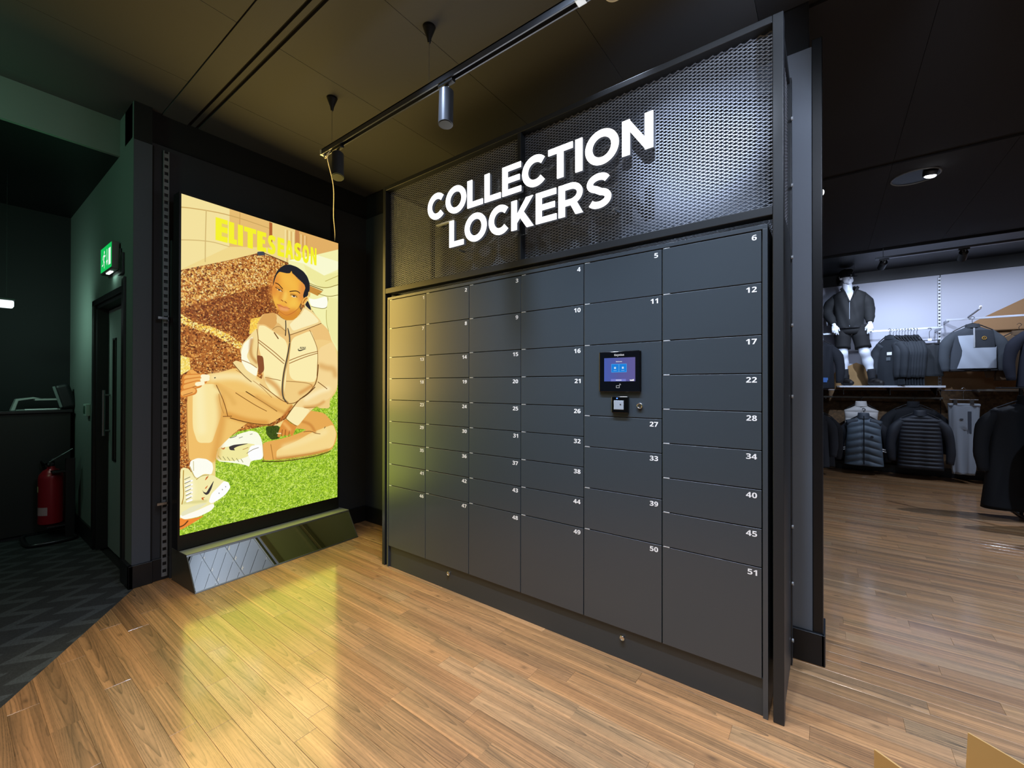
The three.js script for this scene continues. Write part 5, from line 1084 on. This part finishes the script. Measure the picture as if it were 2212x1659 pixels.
  for (const [a, b, c] of [[J.sl, J.el, J.wl], [J.sr, J.er, J.wr]]) part(t, 'jacket_sleeve', limb([[lerp(a[0], -0.025, 0.28), a[1] - 0.015, 0], [lerp(a[0], b[0], 0.5), lerp(a[1], b[1], 0.5), 0.0], b, [lerp(b[0], c[0], 0.6), lerp(b[1], c[1], 0.6), lerp(b[2], c[2], 0.6)], [lerp(b[0], c[0], 0.93), lerp(b[1], c[1], 0.93), lerp(b[2], c[2], 0.93)]], [0.066, 0.08, 0.074, 0.062, 0.042], 20, 0.9, 6, 0.03), jacket);
  // shorts
  for (const [h, k, s] of [[J.hl, J.kl, -1], [J.hr, J.kr, 1]]) part(t, 'shorts_leg', limb([[h[0] + s * 0.01, 0.93, 0], [lerp(h[0], k[0], 0.35), 0.78, 0.01], [lerp(h[0], k[0], 0.8), 0.575, 0.04]], [0.10, 0.105, 0.098], 24, 1.0, 6, 0.03), shorts);
  part(t, 'shorts_top', loft([ring([-0.01, 0.80, 0], [0.15, 0, 0], [0, 0, 0.115], 32, 2.3), ring([-0.012, 0.86, 0], [0.168, 0, 0], [0, 0, 0.125], 32, 2.3), ring([-0.015, 0.93, 0], [0.165, 0, 0], [0, 0, 0.12], 32, 2.3)]), shorts);
  // socks, boots
  for (const [a, toe, k] of [[J.al, [-0.01, 0.035, 0.15], -0.095], [J.ar, [0.345, 0.035, 0.11], 0.235]]) {
    part(t, 'sock', limb([[lerp(a[0], k, 0.9), 0.255, 0.0], [a[0], 0.10, 0]], [0.058, 0.05], 18, 1, 6), cloth(0x1b1d22));
    part(t, 'boot', skin([[[a[0], 0.15, -0.005], [a[0], 0.06, -0.015], 0.054, 0.052], [[a[0], 0.045, -0.03], [lerp(a[0], toe[0], 0.6), 0.05, lerp(0, toe[2], 0.6)], 0.046, 0.047], [[lerp(a[0], toe[0], 0.6), 0.045, lerp(0, toe[2], 0.6)], [toe[0], 0.04, toe[2]], 0.045, 0.04]], 0.009, 0.03), boot);
  }
  // cap with peak pulled low
  const capR = []; for (const [y, r] of [[-0.012, 0.097], [0.03, 0.101], [0.08, 0.095], [0.112, 0.07], [0.13, 0.03]]) capR.push(ring(hp(0, y, -0.005), [r * f[1], 0, -r * f[0]], [r * 1.06 * f[0], 0, r * 1.06 * f[1]], 28));
  part(t, 'cap', loft(capR), BLACK);
  const peak = []; for (const [fw, hw, dy] of [[0.04, 0.092, 0.005], [0.09, 0.092, 0.0], [0.13, 0.078, -0.012], [0.155, 0.045, -0.024]]) peak.push(ring(hp(0, dy, fw), [hw * f[1], 0, -hw * f[0]], [0, 0.007, 0], 20));
  part(t, 'cap_peak', loft(peak), BLACK);
}
// ---------------------------------------------------------------- shop ceiling fittings
{
  const t = thing('lighting_track', 'dark lighting track in front of the pale shop wall', 'track', [0, 0, 0]);
  part(t, 'rail', slab(3.12, 6.2, 3.035, 3.062, -5.52, -5.48, 0.002), std(0x55585e, 0.35, 0.4));
  for (const x of [3.2, 4.5, 6.0]) part(t, 'suspension_wire', rod([x, 3.06, -5.5], [x, CH, -5.5], 0.003, 6), M.steel);
  for (const [x, l, d] of [[3.21, 'black spotlight on the shop track right of the mannequin cap', [-0.14, -0.33, -1]], [3.95, 'black spotlight on the shop track above the grey hoodie', [0.03, -0.5, -1]], [4.9, 'unseen black spotlight on the shop track, beyond the right edge', [0, -0.45, -1]]]) { const s = thing('spotlight', l, 'spotlight'); can(s, x, 3.0, -5.5, d, 0.13, 0.042, M.black); }
  const s = thing('spotlight', 'lit spotlight beside the grey wall end, seen against the dark shop ceiling', 'spotlight'); can(s, 2.545, 2.955, -2.4, [0.1, -0.35, 1], 0.14, 0.035, M.black, 6);
  part(s, 'ceiling_rod', rod([2.545, 3.0, -2.4], [2.545, CH, -2.4], 0.006), M.black);
}
tag(part(scene, 'hanging_wire', [wire([[2.93, 3.199, -6.3], [2.93, 3.15, -6.3], [2.928, 3.12, -6.3], [2.91, 3.07, -6.3]], 0.003, 6)], M.steel), 'thin loose wire hanging from the ceiling above the mannequin', 'wire');
{
  const x = 3.245, z = -3.25, t = thing('gimbal_downlight', 'round dark ceiling recess with a bright tilted lamp in the shop ceiling', 'downlight', [x, CH, z]);
  part(t, 'rim', at(new THREE.TorusGeometry(0.165, 0.007, 10, 48), 0, -0.002, 0, Math.PI / 2), std(0x6a6a66, 0.5));
  part(t, 'recess_disc', at(cyl(0.16, 0.16, 0.003, 40), 0, -0.001, 0), M.black);
  part(t, 'lamp_head', at(cyl(0.052, 0.045, 0.05, 28), 0.085, -0.022, 0.075, 0.5, 0, -0.2), M.dark);
  part(t, 'lens', at(new THREE.SphereGeometry(0.042, 20, 12).scale(1, 0.5, 1), 0.085, -0.046, 0.075, 0.5, 0, -0.2), lamp(0xeef3ff, 8));
}
for (const [x, z] of [[5.3, -4.9], [4.6, -0.6], [5.4, 1.6], [4.45, -2.5]]) downlight('unseen round ceiling downlight outside the picture, placed to light the shop floor', x, z, CH, 3, 0.06, 'unseen downlights over the shop floor');
// black coats on a floor stand at the right edge
{
  const t = thing('garment_stand', 'black floor stand with coats at the right edge of the shop floor', 'clothes stand', [0, 0, 0]);
  part(t, 'stand_bar', rod([4.05, 1.32, -4.75], [5.3, 1.32, -3.85], 0.013), M.steel);
  part(t, 'leg', [rod([4.2, 0, -4.64], [4.2, 1.32, -4.64], 0.015), rod([4.2, 0.02, -4.9], [4.2, 0.02, -4.4], 0.015)], M.black);
  part(t, 'leg', [rod([5.2, 0, -3.92], [5.2, 1.32, -3.92], 0.015), rod([5.2, 0.02, -4.2], [5.2, 0.02, -3.7], 0.015)], M.black);
  const c0 = hangTop({ L: 1.08, w: 0.27, hem: 0.34, d: 0.11, mat: cloth(0x0e0f12), sleeves: 0.62, spread: 0.08, collar: 0.08 }, 'long_coat', 'long black coat at the left end of the floor stand, at the right edge', 'coat', [4.22, 1.17, -4.55], 0.2);
  [[4.5, -4.30, 0.35, 'second long black coat from the left on the floor stand'], [4.62, -4.0, 0.5, 'third long black coat from the left on the floor stand'], [5.1, -3.75, 0.5, 'right-hand long black coat on the floor stand']].forEach(([x, z, r, l], i) => { const c = c0.clone(); c.name = numbered('long_coat'); scene.add(c); c.position.set(x, 1.17 - i * 0.01, z); c.rotation.y = r; tag(c, l, 'coat'); });
}
// ---------------------------------------------------------------- open cardboard carton at the lower right corner
{
  const t = thing('cardboard_box', 'open brown cardboard box with raised flaps at the lower right corner', 'box', [0, 0, 0]);
  const card = std(0xb08a52, 0.85, 0, { bumpMap: wallGrain, bumpScale: 0.0005 });
  const B = [[2.945, 0.142], [3.29, 0.377], [3.07, 0.617], [2.721, 0.382]];   // footprint corners (x, z): back-left, back-right, front-right, front-left
  const wallBetween = (a, b, y0, y1) => { const L = Math.hypot(b[0] - a[0], b[1] - a[1]), g = slab(0, L, y0, y1, -0.003, 0.003); g.rotateY(-Math.atan2(b[1] - a[1], b[0] - a[0])); return g.translate(a[0], 0, a[1]); };
  for (let i = 0; i < 4; i++) part(t, 'side', wallBetween(B[i], B[(i + 1) % 4], 0.001, 0.16), card);
  part(t, 'bottom', floorPiece(B, 0.001, 0.006, 0, 0, 0, 0, 1, 1, 0.0005), card);
  const flap = (a, b, lean, h) => { const L = Math.hypot(b[0] - a[0], b[1] - a[1]), g = extrude([[0, 0], [L, 0], [L - 0.015, h], [0.004, h]], 0.005).translate(0, 0, -0.0025); g.rotateX(lean); g.rotateY(-Math.atan2(b[1] - a[1], b[0] - a[0])); return g.translate(a[0], 0.16, a[1]); };
  part(t, 'flap', flap(B[0], B[1], -0.04, 0.14), card);
  part(t, 'flap', wallBetween(B[3], B[2], 0.16, 0.298), card);
  part(t, 'flap', flap(B[1], B[2], -1.2, 0.14), card); part(t, 'flap', flap(B[3], B[0], -2.6, 0.13), card);
}
renderer.render(scene, camera);
